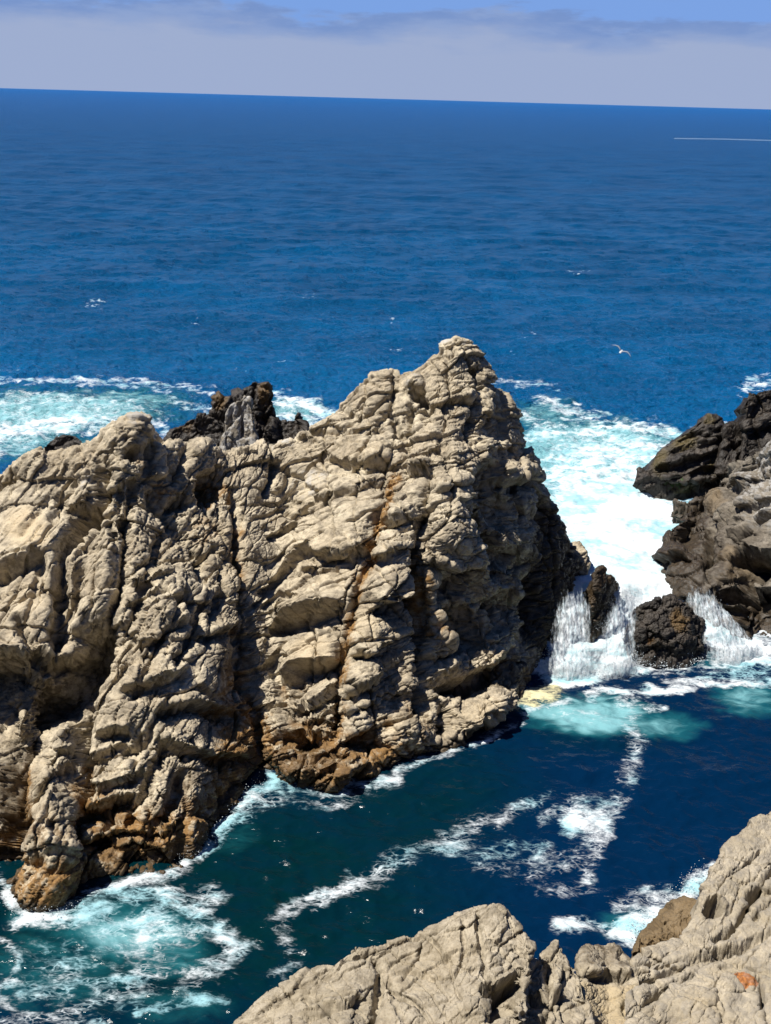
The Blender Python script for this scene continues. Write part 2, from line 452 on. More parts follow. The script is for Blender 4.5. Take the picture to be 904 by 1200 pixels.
# ------------------------------------------------------------------ the great pale rock in the middle
main_cols = [
 dict(b=(-150, 985), r=(-140, 600, 41.0), bow=.8, back=12),
 dict(b=(-40, 1000), r=(-40, 572, 42.5), bow=1.0, und=.9, back=12),
 dict(b=(8, 1042),   r=(35, 536, 43.5),  bow=1.2, und=.5, back=11),
 dict(b=(58, 1066),  r=(95, 522, 44.0),  bow=.2, und=0.8, back=10),
 dict(b=(100, 1028), r=(160, 494, 44.5), bow=.3, back=9),
 dict(b=(150, 1020), r=(197, 519, 45.5), bow=1.1, back=9),
 dict(b=(205, 1016), r=(250, 531, 47.0), bow=1.1, back=9),
 dict(b=(250, 965),  r=(300, 526, 48.5), bow=.4, back=9),
 dict(b=(310, 905),  r=(350, 510, 50.0), bow=-.1, back=9),
 dict(b=(345, 912),  r=(385, 487, 50.5), bow=.5, back=9),
 dict(b=(385, 922),  r=(430, 441, 51.0), bow=1.0, und=0.5, back=9),
 dict(b=(430, 910),  r=(482, 424, 51.3), bow=1.5, und=1.0, back=9),
 dict(b=(482, 890),  r=(520, 401, 51.5), bow=1.7, und=1.6, back=8),
 dict(b=(540, 864),  r=(552, 402, 51.7), bow=1.0, und=2.2, back=8, bdir=(.1, 1, 0)),
 dict(b=(597, 838),  r=(585, 458, 52.0), bow=.5, und=2.0, back=7, bdir=(.2, 1, 0)),
 dict(b=(615, 800),  r=(615, 522, 52.6), bow=.3, und=1.2, back=6, bdir=(.3, 1, 0)),
 dict(b=(636, 768),  r=(642, 580, 53.2), bow=.2, back=5, bdir=(.3, 1, 0)),
 dict(b=(652, 742),  r=(664, 624, 53.8), bow=.1, back=4, bdir=(.3, 1, 0)),
 dict(b=(660, 716),  r=(680, 662, 54.2), bow=0, back=3, bdir=(.3, 1, 0)),
 dict(b=(670, 702),  r=(676, 690, 54.6), bow=0, back=1.5, bdir=(.3, 1, 0)),
]
P, v = loft(main_cols, 980, 700, 110, gy=lambda t: t ** 1.1)

def main_d(P, Nn, x, y, front):
    wob = np.stack([P[:, 0], P[:, 1], P[:, 2]], 1).astype(F32)
    X = x + 3.0 * vnoise(wob * 0.9, 301) + 2.5 * vnoise(wob * 3.1, 302)
    Y = y + 3.0 * vnoise(wob * 0.9 + 50, 303) + 2.0 * vnoise(wob * 3.1 + 50, 304)
    smooth = np.maximum.reduce([blob(x, y, 35, 640, 60, 90, 20), blob(x, y, 375, 745, 70, 60), blob(x, y, 380, 690, 90, 40), blob(x, y, 370, 620, 90, 90) * .6,
                                blob(x, y, 45, 730, 60, 50), blob(x, y, 260, 810, 60, 90) * .7, blob(x, y, 130, 850, 60, 60) * .6, blob(x, y, 420, 470, 80, 50) * .5]) * front
    d = detail(P, Nn, cell=2.3, amp=0.55, lump=1 - .6 * smooth.astype(F32), seed=3, stretch=2.0, angular=.8, levels=(0, 1), fine=0, large=.6)
    R = Relief(X, Y, front)
    TRACE(R)
    return d + 1.1 * R.d

EX = np.array([.97, .25, 0]); EU = np.array([0, .6, .8])
BEDS = ((-.42 * EX + .91 * EU, 1.25, .24, .17, .04, .32, 801), (-.36 * EX + .93 * EU, .52, .11, .10, .024, .16, 811),
        (.97 * EX - .22 * EU, 2.0, .40, .10, .06, .45, 821), (.80 * EX + .6 * EU, 1.7, .16, .0, .04, .22, 831))
def main_d2(P, Nn, x, y, front):
    ang = (1.2 - 0.75 * np.maximum.reduce([blob(x, y, 190, 640, 70, 130), blob(x, y, 590, 560, 60, 100), blob(x, y, 150, 900, 100, 100) * .5]) * front).astype(F32)
    smooth = np.maximum.reduce([blob(x, y, 30, 640, 75, 110, 20), blob(x, y, 365, 755, 80, 70), blob(x, y, 370, 690, 110, 60), blob(x, y, 355, 600, 110, 100) * .75, blob(x, y, 460, 685, 40, 50) * .9, blob(x, y, 425, 745, 40, 50) * .8,
                                blob(x, y, 40, 730, 70, 60), blob(x, y, 262, 800, 60, 100) * .85, blob(x, y, 140, 850, 70, 70) * .7, blob(x, y, 420, 480, 90, 60) * .6, blob(x, y, 125, 690, 30, 80) * .6, blob(x, y, 55, 980, 50, 100) * .5]) * front
    lum = (1.0 - 0.85 * smooth).astype(F32)
    # the beds stand steeply in the left hump and lie flatter in the main face
    wl = np.where(front, sstep(335, 250, x + .25 * (y - 700)), .5).astype(F32)
    out = np.zeros(len(P), F32)
    L_, R_ = wl > .01, wl < .99
    lft = ((-.90 * EX + .44 * EU, 1.15, .30, .10, .04, .34, 841), (-.84 * EX + .54 * EU, .48, .12, .06, .024, .17, 845), (-.10 * EX + .99 * EU, 1.9, .18, .22, .05, .22, 849))
    out[L_] += wl[L_] * detail(P[L_], Nn[L_], cell=2.3, amp=0.78, beds=lft, lump=lum[L_], fol=(.50, .30, .81), seed=3, stretch=2.1, angular=ang[L_], levels=(1, 5), large=False)
    out[R_] += (1 - wl[R_]) * detail(P[R_], Nn[R_], cell=2.3, amp=0.78, beds=BEDS, lump=lum[R_], seed=3, stretch=2.1, angular=ang[R_], levels=(1, 5), large=False)
    return out

def TRACE(R):
    C, L, B = R.crack, R.ledge, R.bump
    # --- left hump
    B(102, 565, 22, 42, 8, .7, .7); B(40, 640, 60, 75, 25, .7); B(150, 510, 28, 22, 0, .5, .7); B(165, 503, 16, 14, 0, .5)
    C([(113, 533), (124, 556), (119, 582), (100, 612), (84, 634), (74, 655), (70, 695), (68, 735), (74, 772)], 7, 1.1)
    B(100, 612, 17, 14, 20, -1.5); L([(76, 590), (95, 597), (113, 588)], 8, .35, 12, .8)
    L([(80, 572), (98, 565), (116, 563)], 6, .12, 5, .3); L([(78, 548), (92, 552), (112, 545)], 6, .12, 5, .25)
    C([(150, 600), (147, 640), (143, 690), (132, 722), (124, 748), (108, 780)], 6, 1.3)
    B(120, 680, 16, 60, -8, .5); C([(118, 640), (112, 680), (110, 720)], 3, .4)
    L([(-40, 672), (0, 668), (30, 660), (50, 648)], 14, .3, 16, 1.1)
    L([(-60, 800), (-30, 785), (0, 774), (24, 772), (44, 784), (66, 806)], 16, 1.0, 80, 2.3, 5)
    C([(-30, 575), (0, 562), (18, 552)], 7, .9); B(35, 545, 26, 16, 15, .5)
    C([(60, 580), (45, 610), (25, 640)], 4, .25); C([(75, 575), (70, 600), (60, 620)], 4, .4)
    B(40, 740, 60, 40, 10, .5)
    C([(20, 720), (35, 760), (50, 790)], 5, .7); C([(62, 770), (52, 800)], 4, .5)
    B(85, 700, 18, 20, 0, .4); B(88, 770, 20, 24, 0, .3)
    C([(60, 790), (75, 740), (88, 700), (98, 655)], 4, .5); C([(190, 620), (178, 660), (165, 700), (150, 745)], 4, .6); C([(212, 690), (196, 740), (172, 790), (150, 830)], 4, .6); C([(128, 600), (135, 650), (128, 700)], 3, .4)
    C([(240, 700), (225, 750), (200, 790)], 4, .6); C([(50, 660), (40, 700), (28, 740)], 3, .35); C([(262, 660), (255, 710), (240, 760)], 3, .4); C([(160, 560), (152, 600), (150, 640)], 4, .6)
    # --- the gully between the hump and the buttress, down to the water
    C([(112, 745), (100, 785), (78, 815), (52, 850), (34, 890), (20, 940), (6, 1010)], 16, 2.8, False); L([(40, 760), (60, 778), (84, 770), (100, 750)], 10, .9, 26, 1.5)
    B(60, 830, 30, 30, 0, -1.2); B(20, 920, 30, 80, 10, -1.4)
    # --- the fin at the lower left
    B(72, 870, 26, 40, 15, 1.2); B(55, 950, 38, 80, 8, 1.7); B(48, 1020, 40, 45, 0, 1.0)
    C([(105, 775), (103, 810), (98, 850), (95, 900), (97, 955), (92, 1015)], 6, 1.3)
    L([(38, 940), (62, 912), (88, 893)], 10, .35, 10, .5); L([(45, 880), (65, 868), (92, 855)], 8, .3, 7, .4)
    C([(60, 960), (52, 1000), (40, 1040)], 4, .35); C([(75, 930), (62, 960), (70, 1000)], 4, .4)
    # --- the lower buttress with its long ledges
    B(150, 830, 55, 45, -20, .6); B(185, 785, 45, 18, 22, .6)
    L([(140, 812), (160, 806), (190, 797), (220, 786)], 12, .4, 10, .6)
    L([(178, 838), (200, 827), (230, 822), (258, 828), (290, 836)], 12, .35, 12, 1.1)
    L([(185, 862), (200, 871), (225, 879), (255, 884), (298, 892)], 12, .35, 9, .8)
    L([(112, 862), (130, 855), (157, 858)], 8, .3, 9, .9); L([(100, 888), (125, 880), (150, 868)], 8, .25, 6, .4)
    B(152, 882, 10, 9, 0, -.6, .5); C([(162, 850), (160, 890), (150, 925)], 3, .3)
    L([(96, 918), (120, 925), (150, 914), (170, 900)], 12, .3, 8, .7)
    L([(96, 945), (125, 938), (157, 929)], 9, .35, 22, 1.4)
    C([(200, 868), (185, 895), (172, 918), (160, 945), (150, 975)], 5, .7); C([(228, 900), (208, 930), (195, 955), (170, 975)], 5, .7)
    C([(172, 905), (173, 965)], 3, .35); B(190, 925, 24, 30, -30, .4); B(180, 980, 40, 22, 25, .5)
    L([(108, 985), (140, 975), (190, 975), (222, 955)], 12, .3, 10, .5); B(118, 992, 18, 9, 0, -1.0); L([(115, 1000), (160, 985), (200, 1000)], 8, .3, 8, .5)
    # --- lumps and cracks in the saddle
    C([(218, 522), (212, 548), (200, 572)], 4, .8); B(222, 568, 15, 26, -10, .7); B(212, 590, 16, 9, 0, -1.0); B(240, 520, 28, 20, 0, .5)
    B(247, 572, 17, 30, -25, -1.1); C([(232, 595), (245, 570), (255, 550)], 3, .6)
    B(150, 533, 8, 8, 0, -1.0); C([(170, 520), (175, 545), (165, 565)], 5, .6)
    C([(170, 570), (195, 603), (220, 630), (237, 658), (236, 695)], 8, .8)
    C([(238, 592), (255, 620), (273, 646)], 3.5, .6); C([(228, 660), (245, 652), (258, 640)], 4, .6)
    B(192, 717, 30, 26, 20, .8, .7); L([(160, 760), (190, 745), (218, 728)], 8, .3, 9, .7); L([(150, 690), (175, 678), (200, 672)], 8, .3, 7, .5)
    L([(150, 715), (172, 700), (190, 690)], 8, .3, 6, .5); C([(215, 690), (225, 725), (245, 755)], 6, .8)
    L([(235, 745), (262, 740), (282, 728)], 8, .3, 9, .9)
    C([(272, 560), (278, 620), (283, 690), (287, 740), (298, 790), (306, 850), (312, 905)], 5, .8)
    B(268, 700, 20, 40, 0, .3); B(285, 780, 24, 46, -8, -.5)
    B(300, 770, 8, 40, -10, .5)
    # --- the big slabs in the middle
    B(380, 620, 90, 60, 25, .7); B(370, 695, 70, 32, 10, .7)
    C([(327, 536), (319, 560), (309, 586)], 4, .55); C([(300, 585), (330, 600), (358, 612)], 3, .35); C([(290, 610), (320, 605), (345, 585)], 2.5, .25); C([(318, 575), (352, 590), (360, 596)], 3, .3)
    C([(340, 550), (332, 580)], 3, .3); C([(300, 620), (322, 628), (350, 610)], 2.5, .25)
    L([(345, 604), (366, 594), (400, 584), (462, 560)], 9, .22, 6, .45)
    L([(425, 556), (445, 548), (470, 545)], 6, .2, 6, .5); L([(372, 532), (405, 546), (440, 545), (465, 538)], 10, .45, 6, .45); B(425, 528, 38, 20, -5, .5)
    L([(322, 505), (345, 508), (372, 517)], 8, .2, 5, .3)
    L([(380, 495), (415, 507), (455, 500)], 10, .2, 5, .3); C([(400, 505), (440, 480), (468, 450)], 3, .35); C([(380, 470), (420, 490), (460, 485)], 3, .3)
    L([(298, 698), (318, 680), (345, 655), (372, 640)], 12, .35, 8, .6)
    L([(362, 646), (385, 654), (410, 653), (432, 640)], 14, .5, 9, .7); L([(355, 668), (375, 670), (395, 668)], 6, .25, 5, .5)
    L([(305, 632), (330, 625), (352, 615)], 6, .25, 7, .6)
    L([(314, 740), (333, 723), (365, 716), (404, 705)], 16, .7, 15, 1.2); B(385, 752, 28, 16, 0, .35)
    L([(300, 712), (330, 700), (360, 700)], 8, .2, 5, .3); C([(345, 665), (338, 690), (332, 712)], 3, .25)
    B(360, 760, 45, 24, -10, .6)
    L([(326, 800), (342, 784), (372, 780), (402, 774)], 14, .6, 15, 1.1); C([(318, 770), (326, 800), (330, 830)], 5, .6)
    L([(342, 838), (370, 820), (396, 800)], 9, .5, 7, .7); L([(352, 848), (375, 836), (396, 822)], 6, .35, 5, .6); L([(360, 862), (378, 852), (394, 842)], 5, .3, 5, .6)
    B(332, 820, 16, 12, 0, .5); B(322, 845, 14, 16, 0, .4); B(345, 832, 9, 14, 0, .4)
    # rust seam
    C([(462, 560), (455, 595), (443, 620), (434, 650), (425, 675), (418, 700), (409, 740), (403, 780), (399, 815), (400, 850), (394, 875)], 6, .5)
    B(396, 840, 8, 26, 0, -.8)
    # blocks right of the seam
    B(465, 600, 18, 20, 0, .8, .7); L([(448, 615), (465, 612), (480, 603)], 7, .3, 7, .7)
    B(452, 640, 24, 20, 10, .6); L([(430, 655), (452, 655), (475, 640)], 7, .3, 6, .6)
    B(460, 688, 30, 26, 35, 1.4, .8); L([(440, 722), (448, 707), (468, 706), (486, 692)], 10, .6, 18, 1.5)
    B(432, 745, 28, 30, 20, .8); L([(412, 768), (436, 766), (446, 748)], 10, .4, 8, .8); L([(402, 762), (415, 758), (430, 770), (446, 758)], 8, .3, 6, .4)
    L([(444, 758), (465, 748), (485, 742)], 6, .4, 5, .5); B(425, 795, 26, 13, 20, .9, .8); L([(404, 812), (425, 806), (448, 788)], 7, .4, 6, .8)
    L([(404, 836), (425, 832), (440, 822)], 7, .4, 6, .7); B(420, 843, 16, 12, 0, .6, .8); L([(405, 862), (425, 856), (440, 850)], 6, .3, 12, 1.3)
    B(430, 875, 30, 14, 0, -1.0); B(460, 790, 22, 40, 0, -.6)
    B(462, 770, 14, 8, 20, .5); B(468, 800, 16, 8, 20, .5); B(470, 850, 14, 26, -10, .9); B(488, 855, 14, 26, 8, .8)
    # foot boulders
    B(355, 868, 40, 14, 0, -1.1); B(328, 882, 20, 16, -20, .9, .8); B(358, 900, 26, 13, 0, .9, .8); B(390, 912, 30, 12, 30, 1.0, .8); B(405, 892, 32, 14, 25, .8, .8); B(430, 898, 20, 14, 30, .6)
    # dark chimney
    C([(508, 540), (500, 580), (494, 620), (490, 650), (495, 690), (500, 727), (499, 770), (497, 820), (490, 860)], 7, 2.0)
    # --- summit and right-hand face
    B(485, 448, 12, 12, 0, .8, .7); B(490, 462, 12, 10, 0, -1.2); C([(480, 468), (480, 500), (474, 535)], 5, .7); B(497, 478, 12, 18, 0, -.7); B(465, 500, 8, 20, 20, -.6)
    C([(556, 425), (560, 450), (556, 490), (550, 520)], 4, .9); B(566, 480, 14, 20, 0, .6); B(530, 420, 18, 16, 0, .3); L([(515, 470), (540, 466), (556, 470)], 8, .3, 6, .6)
    B(523, 400, 6, 7, 0, .25)
    L([(510, 575), (530, 570), (552, 560)], 8, .3, 6, .6); L([(480, 555), (492, 552), (506, 545)], 8, .5, 6, .7); B(490, 540, 15, 13, 0, .6)
    B(575, 520, 18, 13, 0, .6, .8); B(598, 555, 20, 14, 0, .8, .8); L([(580, 562), (600, 566), (618, 558)], 6, .3, 8, .8)
    B(572, 565, 20, 28, 10, -1.7); B(590, 600, 18, 30, 20, -1.2); B(575, 640, 14, 50, 15, -1.7); B(618, 585, 14, 16, 0, .7, .8)
    B(528, 615, 26, 28, 0, .9, .8); B(535, 650, 26, 26, 20, .8); L([(505, 655), (530, 668), (555, 655)], 8, .4, 10, 1.0)
    B(528, 692, 20, 15, 20, -1.4); B(540, 735, 22, 40, 25, -1.7); B(505, 700, 8, 30, 0, .3)
    B(530, 715, 26, 7, 28, 1.0); B(522, 745, 30, 12, 22, 1.0, .8); L([(505, 770), (520, 768), (540, 752)], 6, .4, 10, .9)
    B(560, 665, 14, 50, 15, .9); B(590, 690, 18, 40, 20, .8); B(595, 655, 20, 16, 0, -1.3); B(590, 715, 20, 24, 0, -1.3); B(575, 760, 30, 20, 25, .9, .8); B(600, 735, 14, 18, 0, .4)
    L([(520, 800), (545, 792), (575, 782), (605, 765)], 8, .4, 16, 1.6); B(540, 800, 40, 16, 10, -1.0)
    B(525, 780, 18, 5, 30, .9); B(565, 832, 40, 18, 28, 1.3, .8); B(540, 850, 20, 14, 20, .6); B(520, 845, 10, 22, 0, -1.0); C([(562, 820), (570, 845)], 3, .5)
    B(622, 700, 20, 60, 5, -1.0); C([(632, 580), (640, 630), (636, 680), (630, 730)], 6, .9); B(670, 660, 14, 14, 0, .5, .8); B(655, 640, 12, 30, 0, .3)

def main_m(Q, Nn, x, y, front):
    n = vnoise((Q * 0.8).astype(F32), 400); n2 = vnoise((Q * 2.5).astype(F32), 401)
    xw = x + 6 * n; yw = y + 6 * n2
    rust = np.zeros(len(x), F32); warm = rust.copy(); gua = rust.copy()
    wet = sstep(.75, 0.0, Q[:, 2] + 0.4 * n) * 1.0
    f = front.astype(F32)
    rust = np.maximum(rust, .9 * sstep(2.8, .8, Q[:, 2] + 1.1 * n) * sstep(560, 420, x) * f)
    for pts, w, a in (([(462, 560), (455, 595), (443, 620), (434, 650), (425, 675), (418, 700), (409, 740), (403, 780), (399, 815), (401, 845)], 8, .85),
                      ([(268, 575), (278, 620), (283, 690), (287, 740)], 7, .7), ([(290, 760), (300, 820), (308, 880)], 9, .6),
                      ([(498, 660), (504, 700), (505, 740)], 8, .7), ([(240, 600), (258, 625), (273, 648)], 6, .6), ([(96, 900), (97, 960), (90, 1010)], 9, .8)):
        rust = np.maximum(rust, a * stroke(xw, yw, pts, w) * f)
    for b, a in (((248, 575, 22, 34, -25), .85), ((192, 572, 22, 20, 0), .55), ((240, 622, 30, 30), .45), ((168, 545, 20, 18), .4), ((276, 815, 44, 70, -6), .62), ((282, 862, 34, 26, 0), 1.0), ((270, 890, 40, 34, 30), .9), ((300, 860, 16, 60), 1.1),
                 ((30, 1035, 26, 24), .9), ((60, 990, 50, 50), .4), ((98, 950, 14, 60), .8), ((330, 880, 26, 22), .5), ((395, 915, 30, 14), .7), ((140, 995, 60, 22, 15), .75), ((230, 960, 40, 40, 40), .6)):
        rust = np.maximum(rust, a * blob(xw, yw, *b, soft=.7) * f)
    for b, a in (((35, 625, 40, 50, 30), 1.0), ((40, 700, 60, 40), .6), ((375, 765, 60, 40), .75), ((350, 560, 80, 60), .25), ((390, 660, 100, 60), .4), ((430, 730, 30, 50), .6), ((270, 640, 40, 70), .6), ((440, 540, 60, 30), .45), ((520, 470, 50, 50), .3), ((490, 720, 60, 60), .35), ((170, 900, 120, 120), .25), ((560, 840, 60, 30), .6), ((480, 850, 60, 30), .5)):
        warm = np.maximum(warm, a * blob(xw, yw, *b, soft=.8) * f)
    # brown seep-stained panel above the cleft, dark wet flank facing the surge
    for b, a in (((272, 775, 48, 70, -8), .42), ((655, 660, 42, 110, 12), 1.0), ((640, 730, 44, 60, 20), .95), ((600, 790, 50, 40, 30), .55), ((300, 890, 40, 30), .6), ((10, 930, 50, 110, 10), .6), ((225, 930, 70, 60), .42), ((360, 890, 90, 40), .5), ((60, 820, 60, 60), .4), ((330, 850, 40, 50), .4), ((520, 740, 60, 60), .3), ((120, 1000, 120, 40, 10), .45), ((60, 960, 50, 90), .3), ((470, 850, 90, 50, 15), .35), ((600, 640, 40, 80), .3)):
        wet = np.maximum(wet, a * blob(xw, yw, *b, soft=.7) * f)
    for b, a in (((523, 402, 14, 12), .55), ((545, 405, 18, 14), .5), ((160, 500, 30, 20), .5), ((325, 515, 50, 14), .6), ((360, 565, 50, 30), .5), ((100, 565, 24, 20), .5), ((580, 500, 40, 60), .35), ((600, 560, 30, 30), .4), ((480, 445, 20, 14), .5)):
        gua = np.maximum(gua, a * blob(xw, yw, *b, soft=.8) * f)
    return np.stack([rust, wet, warm, gua], 1)
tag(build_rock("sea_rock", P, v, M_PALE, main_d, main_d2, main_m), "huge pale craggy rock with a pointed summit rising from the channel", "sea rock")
# ------------------------------------------------------------------ the other rocks
def zero_masks(Q, **kw): return np.zeros((len(Q), 4), F32)

def rock(name, label, cols, mat, nu, nf, nb, cell=1.5, amp=1.0, seed=0, angular=.9, stretch=1.8, fol=(0.92, 0.1, 0.40), trace=None, stains=None,
         wet=(1.2, 0.1), lump=1.0, wob=4.0, mids=(0.3, 0.6, 0.85), cat="rock", group=None, steep=False, beds=(), ease=1, tk=1.0):
    if steep:
        for c in cols: c['steep'] = True
    P, v = loft(cols, nu, nf, nb, mids)
    def d1(P, Nn, x, y, front):
        d = detail(P, Nn, cell, amp, lump, fol, stretch, seed, angular, 0, (0, 1), True)
        if trace:
            p = P.astype(F32)
            R = Relief(x + wob * vnoise(p * .9, seed + 301) + wob * .4 * vnoise(p * 3.1, seed + 302), y + wob * vnoise(p * .9 + 50, seed + 303) + wob * .4 * vnoise(p * 3.1 + 50, seed + 304), front)
            trace(R); d = d + tk * R.d
        return d
    def d2(P, Nn, x, y, front):
        return detail(P, Nn, cell, amp, lump, fol, stretch, seed, angular, 1.0, (1, 5), False, beds=beds)
    def mk(Q, Nn, x, y, front):
        n = vnoise((Q * 0.8).astype(F32), 400 + seed)
        M = np.zeros((len(Q), 4), F32)
        M[:, 1] = sstep(wet[0], wet[1], Q[:, 2] + 0.5 * n) * .9
        if stains: stains(M, x + 5 * n, y + 5 * vnoise((Q * 2.5).astype(F32), 401), front.astype(F32), Q)
        return M
    o = build_rock(name, P, v, mat, d1, d2, mk, soft_n=4, soft2=6, ease=ease)
    return tag(o, label, cat, group)

def put(M, ch, arr): M[:, ch] = np.maximum(M[:, ch], arr)

# --- behind the great rock
rock("rock", "dark jagged pinnacle standing behind the saddle of the pale rock", [
    dict(b=(240, 585), r=(246, 520, 1.2), back=3), dict(b=(250, 585), r=(250, 478, 1.8), back=4), dict(b=(258, 585), r=(258, 464, 2.2), back=4, bow=.6), dict(b=(270, 585), r=(274, 460, 2.4), back=4, bow=.8),
    dict(b=(282, 585), r=(286, 452, 2.6), back=4, bow=.5), dict(b=(295, 585), r=(298, 444, 2.6), back=4, bow=.8), dict(b=(308, 585), r=(308, 449, 2.6), back=4, bow=.7), dict(b=(318, 585), r=(320, 463, 2.4), back=4, bow=.8),
    dict(b=(326, 585), r=(326, 486, 2.2), back=4, bow=.6), dict(b=(340, 585), r=(340, 490, 2.0), back=3.5, bow=.8), dict(b=(350, 585), r=(351, 484, 1.8), back=3, bow=.6), dict(b=(358, 585), r=(357, 503, 1.4), back=2, bow=.3), dict(b=(362, 585), r=(361, 530, .8), back=2)],
    M_DARK, 170, 150, 30, cell=1.7, amp=1.15, seed=11, stretch=1.5, fol=(.35, 0, .93), wet=(-5, -6),
    trace=lambda R: (R.crack([(298, 446), (295, 470), (297, 500)], 4, .6), R.crack([(324, 480), (310, 492), (300, 498)], 4, .8), R.bump(313, 462, 12, 18, 10, .6), R.bump(262, 475, 12, 18, 0, .6)),
    stains=lambda M, x, y, f, Q: (put(M, 2, .9 * np.maximum(blob(x, y, 312, 462, 14, 24, 0, .7), blob(x, y, 260, 470, 12, 16, 0, .7)) * f), put(M, 0, .5 * blob(x, y, 310, 465, 14, 22, 0, .8) * f)))
rock("rock", "low dark brown hump at the left foot of the jagged dark pinnacle", [
    dict(b=(188, 590), r=(192, 530, .8), back=2), dict(b=(200, 590), r=(202, 506, 1.4), back=3), dict(b=(212, 590), r=(214, 494, 1.6), back=3, bow=.5), dict(b=(226, 590), r=(228, 488, 1.8), back=3, bow=.7), dict(b=(242, 590), r=(242, 488, 1.8), back=3, bow=.6),
    dict(b=(254, 590), r=(255, 493, 1.4), back=2.5, bow=.4), dict(b=(264, 590), r=(264, 512, 1.0), back=2)],
    M_DARK, 90, 110, 24, cell=1.1, amp=1.2, seed=21, wet=(-5, -6), stains=lambda M, x, y, f, Q: put(M, 2, .7 * blob(x, y, 215, 500, 22, 16, 0, .8) * f))
rock("rock", "upright pale grey slab leaning against the front of the dark pinnacle", [
    dict(b=(258, 597), r=(261, 520, .6), back=1), dict(b=(260, 597), r=(263, 492, .8), back=1.4), dict(b=(267, 597), r=(269, 476, .9), back=1.5, bow=.25), dict(b=(277, 597), r=(279, 470, 1.0), back=1.5, bow=.35), dict(b=(287, 597), r=(288, 463, 1.0), back=1.5, bow=.3),
    dict(b=(294, 597), r=(293, 468, .8), back=1.4, bow=.1), dict(b=(299, 597), r=(297, 490, .6), back=1), dict(b=(302, 597), r=(299, 524, .5), back=.8)],
    M_BROWN, 80, 140, 24, cell=.9, amp=.8, seed=31, stretch=2.2, fol=(.15, 0, .98), wet=(-5, -6), trace=lambda R: (R.crack([(283, 468), (280, 490), (284, 515)], 2.5, .3), R.crack([(272, 478), (270, 500)], 2.5, .25)),
    stains=lambda M, x, y, f, Q: put(M, 3, .55 * f))
rock("rock", "small black rock poking up behind the left shoulder of the pale rock", [
    dict(b=(38, 600), r=(44, 540, .6), back=2), dict(b=(50, 600), r=(54, 522, 1.0), back=2.5), dict(b=(62, 600), r=(64, 514, 1.3), back=2.5, bow=.4), dict(b=(76, 600), r=(77, 507, 1.4), back=2.5, bow=.5), dict(b=(88, 600), r=(89, 509, 1.3), back=2.5, bow=.4),
    dict(b=(98, 600), r=(97, 519, 1.0), back=2), dict(b=(106, 600), r=(103, 540, .6), back=1.5)], M_DARK, 90, 100, 24, cell=.9, amp=1.3, seed=41, wet=(-5, -6))

# --- across the gap
rock("rock", "dark brown slab-sided rock with green weed at its foot across the foaming gap", [
    dict(b=(747, 573), r=(749, 566, .6), back=1.5, z0=1.55), dict(b=(754, 577), r=(757, 549, 1.6), back=3, z0=1.55), dict(b=(766, 580), r=(770, 531, 2.2), back=4, z0=1.55, bow=.4), dict(b=(780, 582), r=(786, 514, 2.6), back=4, z0=1.55, bow=.6), dict(b=(797, 583), r=(803, 504, 2.8), back=4, z0=1.55, bow=.6),
    dict(b=(814, 585), r=(818, 493, 3.0), back=4, z0=1.55, bow=.5), dict(b=(828, 585), r=(832, 489, 3.0), back=4, z0=1.55, bow=.5), dict(b=(842, 583), r=(845, 493, 3.0), back=4, z0=1.55, bow=.4), dict(b=(850, 580), r=(850, 512, 2.5), back=4, z0=1.55), dict(b=(856, 580), r=(854, 548, 2.0), back=3, z0=1.55)],
    M_WEED, 190, 170, 30, cell=2.6, amp=.55, beds=((-.42 * EX + .91 * EU, .9, .16, .12, .04, .2, 873),), seed=51, angular=1.1, stretch=2.6, fol=(.88, 0, .42),
    trace=lambda R: (R.ledge([(765, 550), (790, 545), (815, 535), (845, 525)], 6, .5, 8, .7), R.ledge([(775, 565), (800, 560), (825, 548), (848, 545)], 5, .4, 6, .7), R.ledge([(780, 530), (805, 520), (830, 518), (848, 512)], 5, .35, 5, .5), R.ledge([(790, 582), (815, 572), (848, 562)], 5, .3, 8, .7),
                     R.ledge([(795, 515), (820, 503), (845, 503)], 4, .3, 4, .4)),
    stains=lambda M, x, y, f, Q: (put(M, 2, .75 * np.maximum.reduce([blob(x, y, 772, 540, 20, 30, 0, .8), blob(x, y, 800, 515, 30, 18, 20, .8), blob(x, y, 803, 575, 26, 8, 0, .6), blob(x, y, 840, 545, 12, 12), blob(x, y, 830, 492, 18, 8, 0, .8)]) * f),
                                  put(M, 3, blob(x, y, 800, 566, 26, 7, 10, .6) * f)))
rock("rock", "low dark grey block wedged between the weedy brown rock and the tall black pillar", [
    dict(b=(843, 586), r=(845, 540, 1.0), back=2, z0=1.5), dict(b=(848, 586), r=(849, 503, 1.8), back=3, z0=1.5), dict(b=(856, 586), r=(856, 498, 2.2), back=3, z0=1.5, bow=.4), dict(b=(867, 586), r=(868, 500, 2.2), back=3, z0=1.5, bow=.5), dict(b=(878, 586), r=(879, 505, 2.0), back=3, z0=1.5, bow=.2), dict(b=(890, 586), r=(890, 520, 1.6), back=3, z0=1.5)],
    M_DARK, 80, 120, 24, cell=2.0, amp=.6, seed=61, angular=1.2, stretch=1.3, fol=(.5, 0, .85), trace=lambda R: (R.ledge([(845, 555), (862, 548), (880, 542)], 6, .5, 8, .6), R.ledge([(846, 525), (862, 522), (880, 520)], 6, .2, 6, .3)))
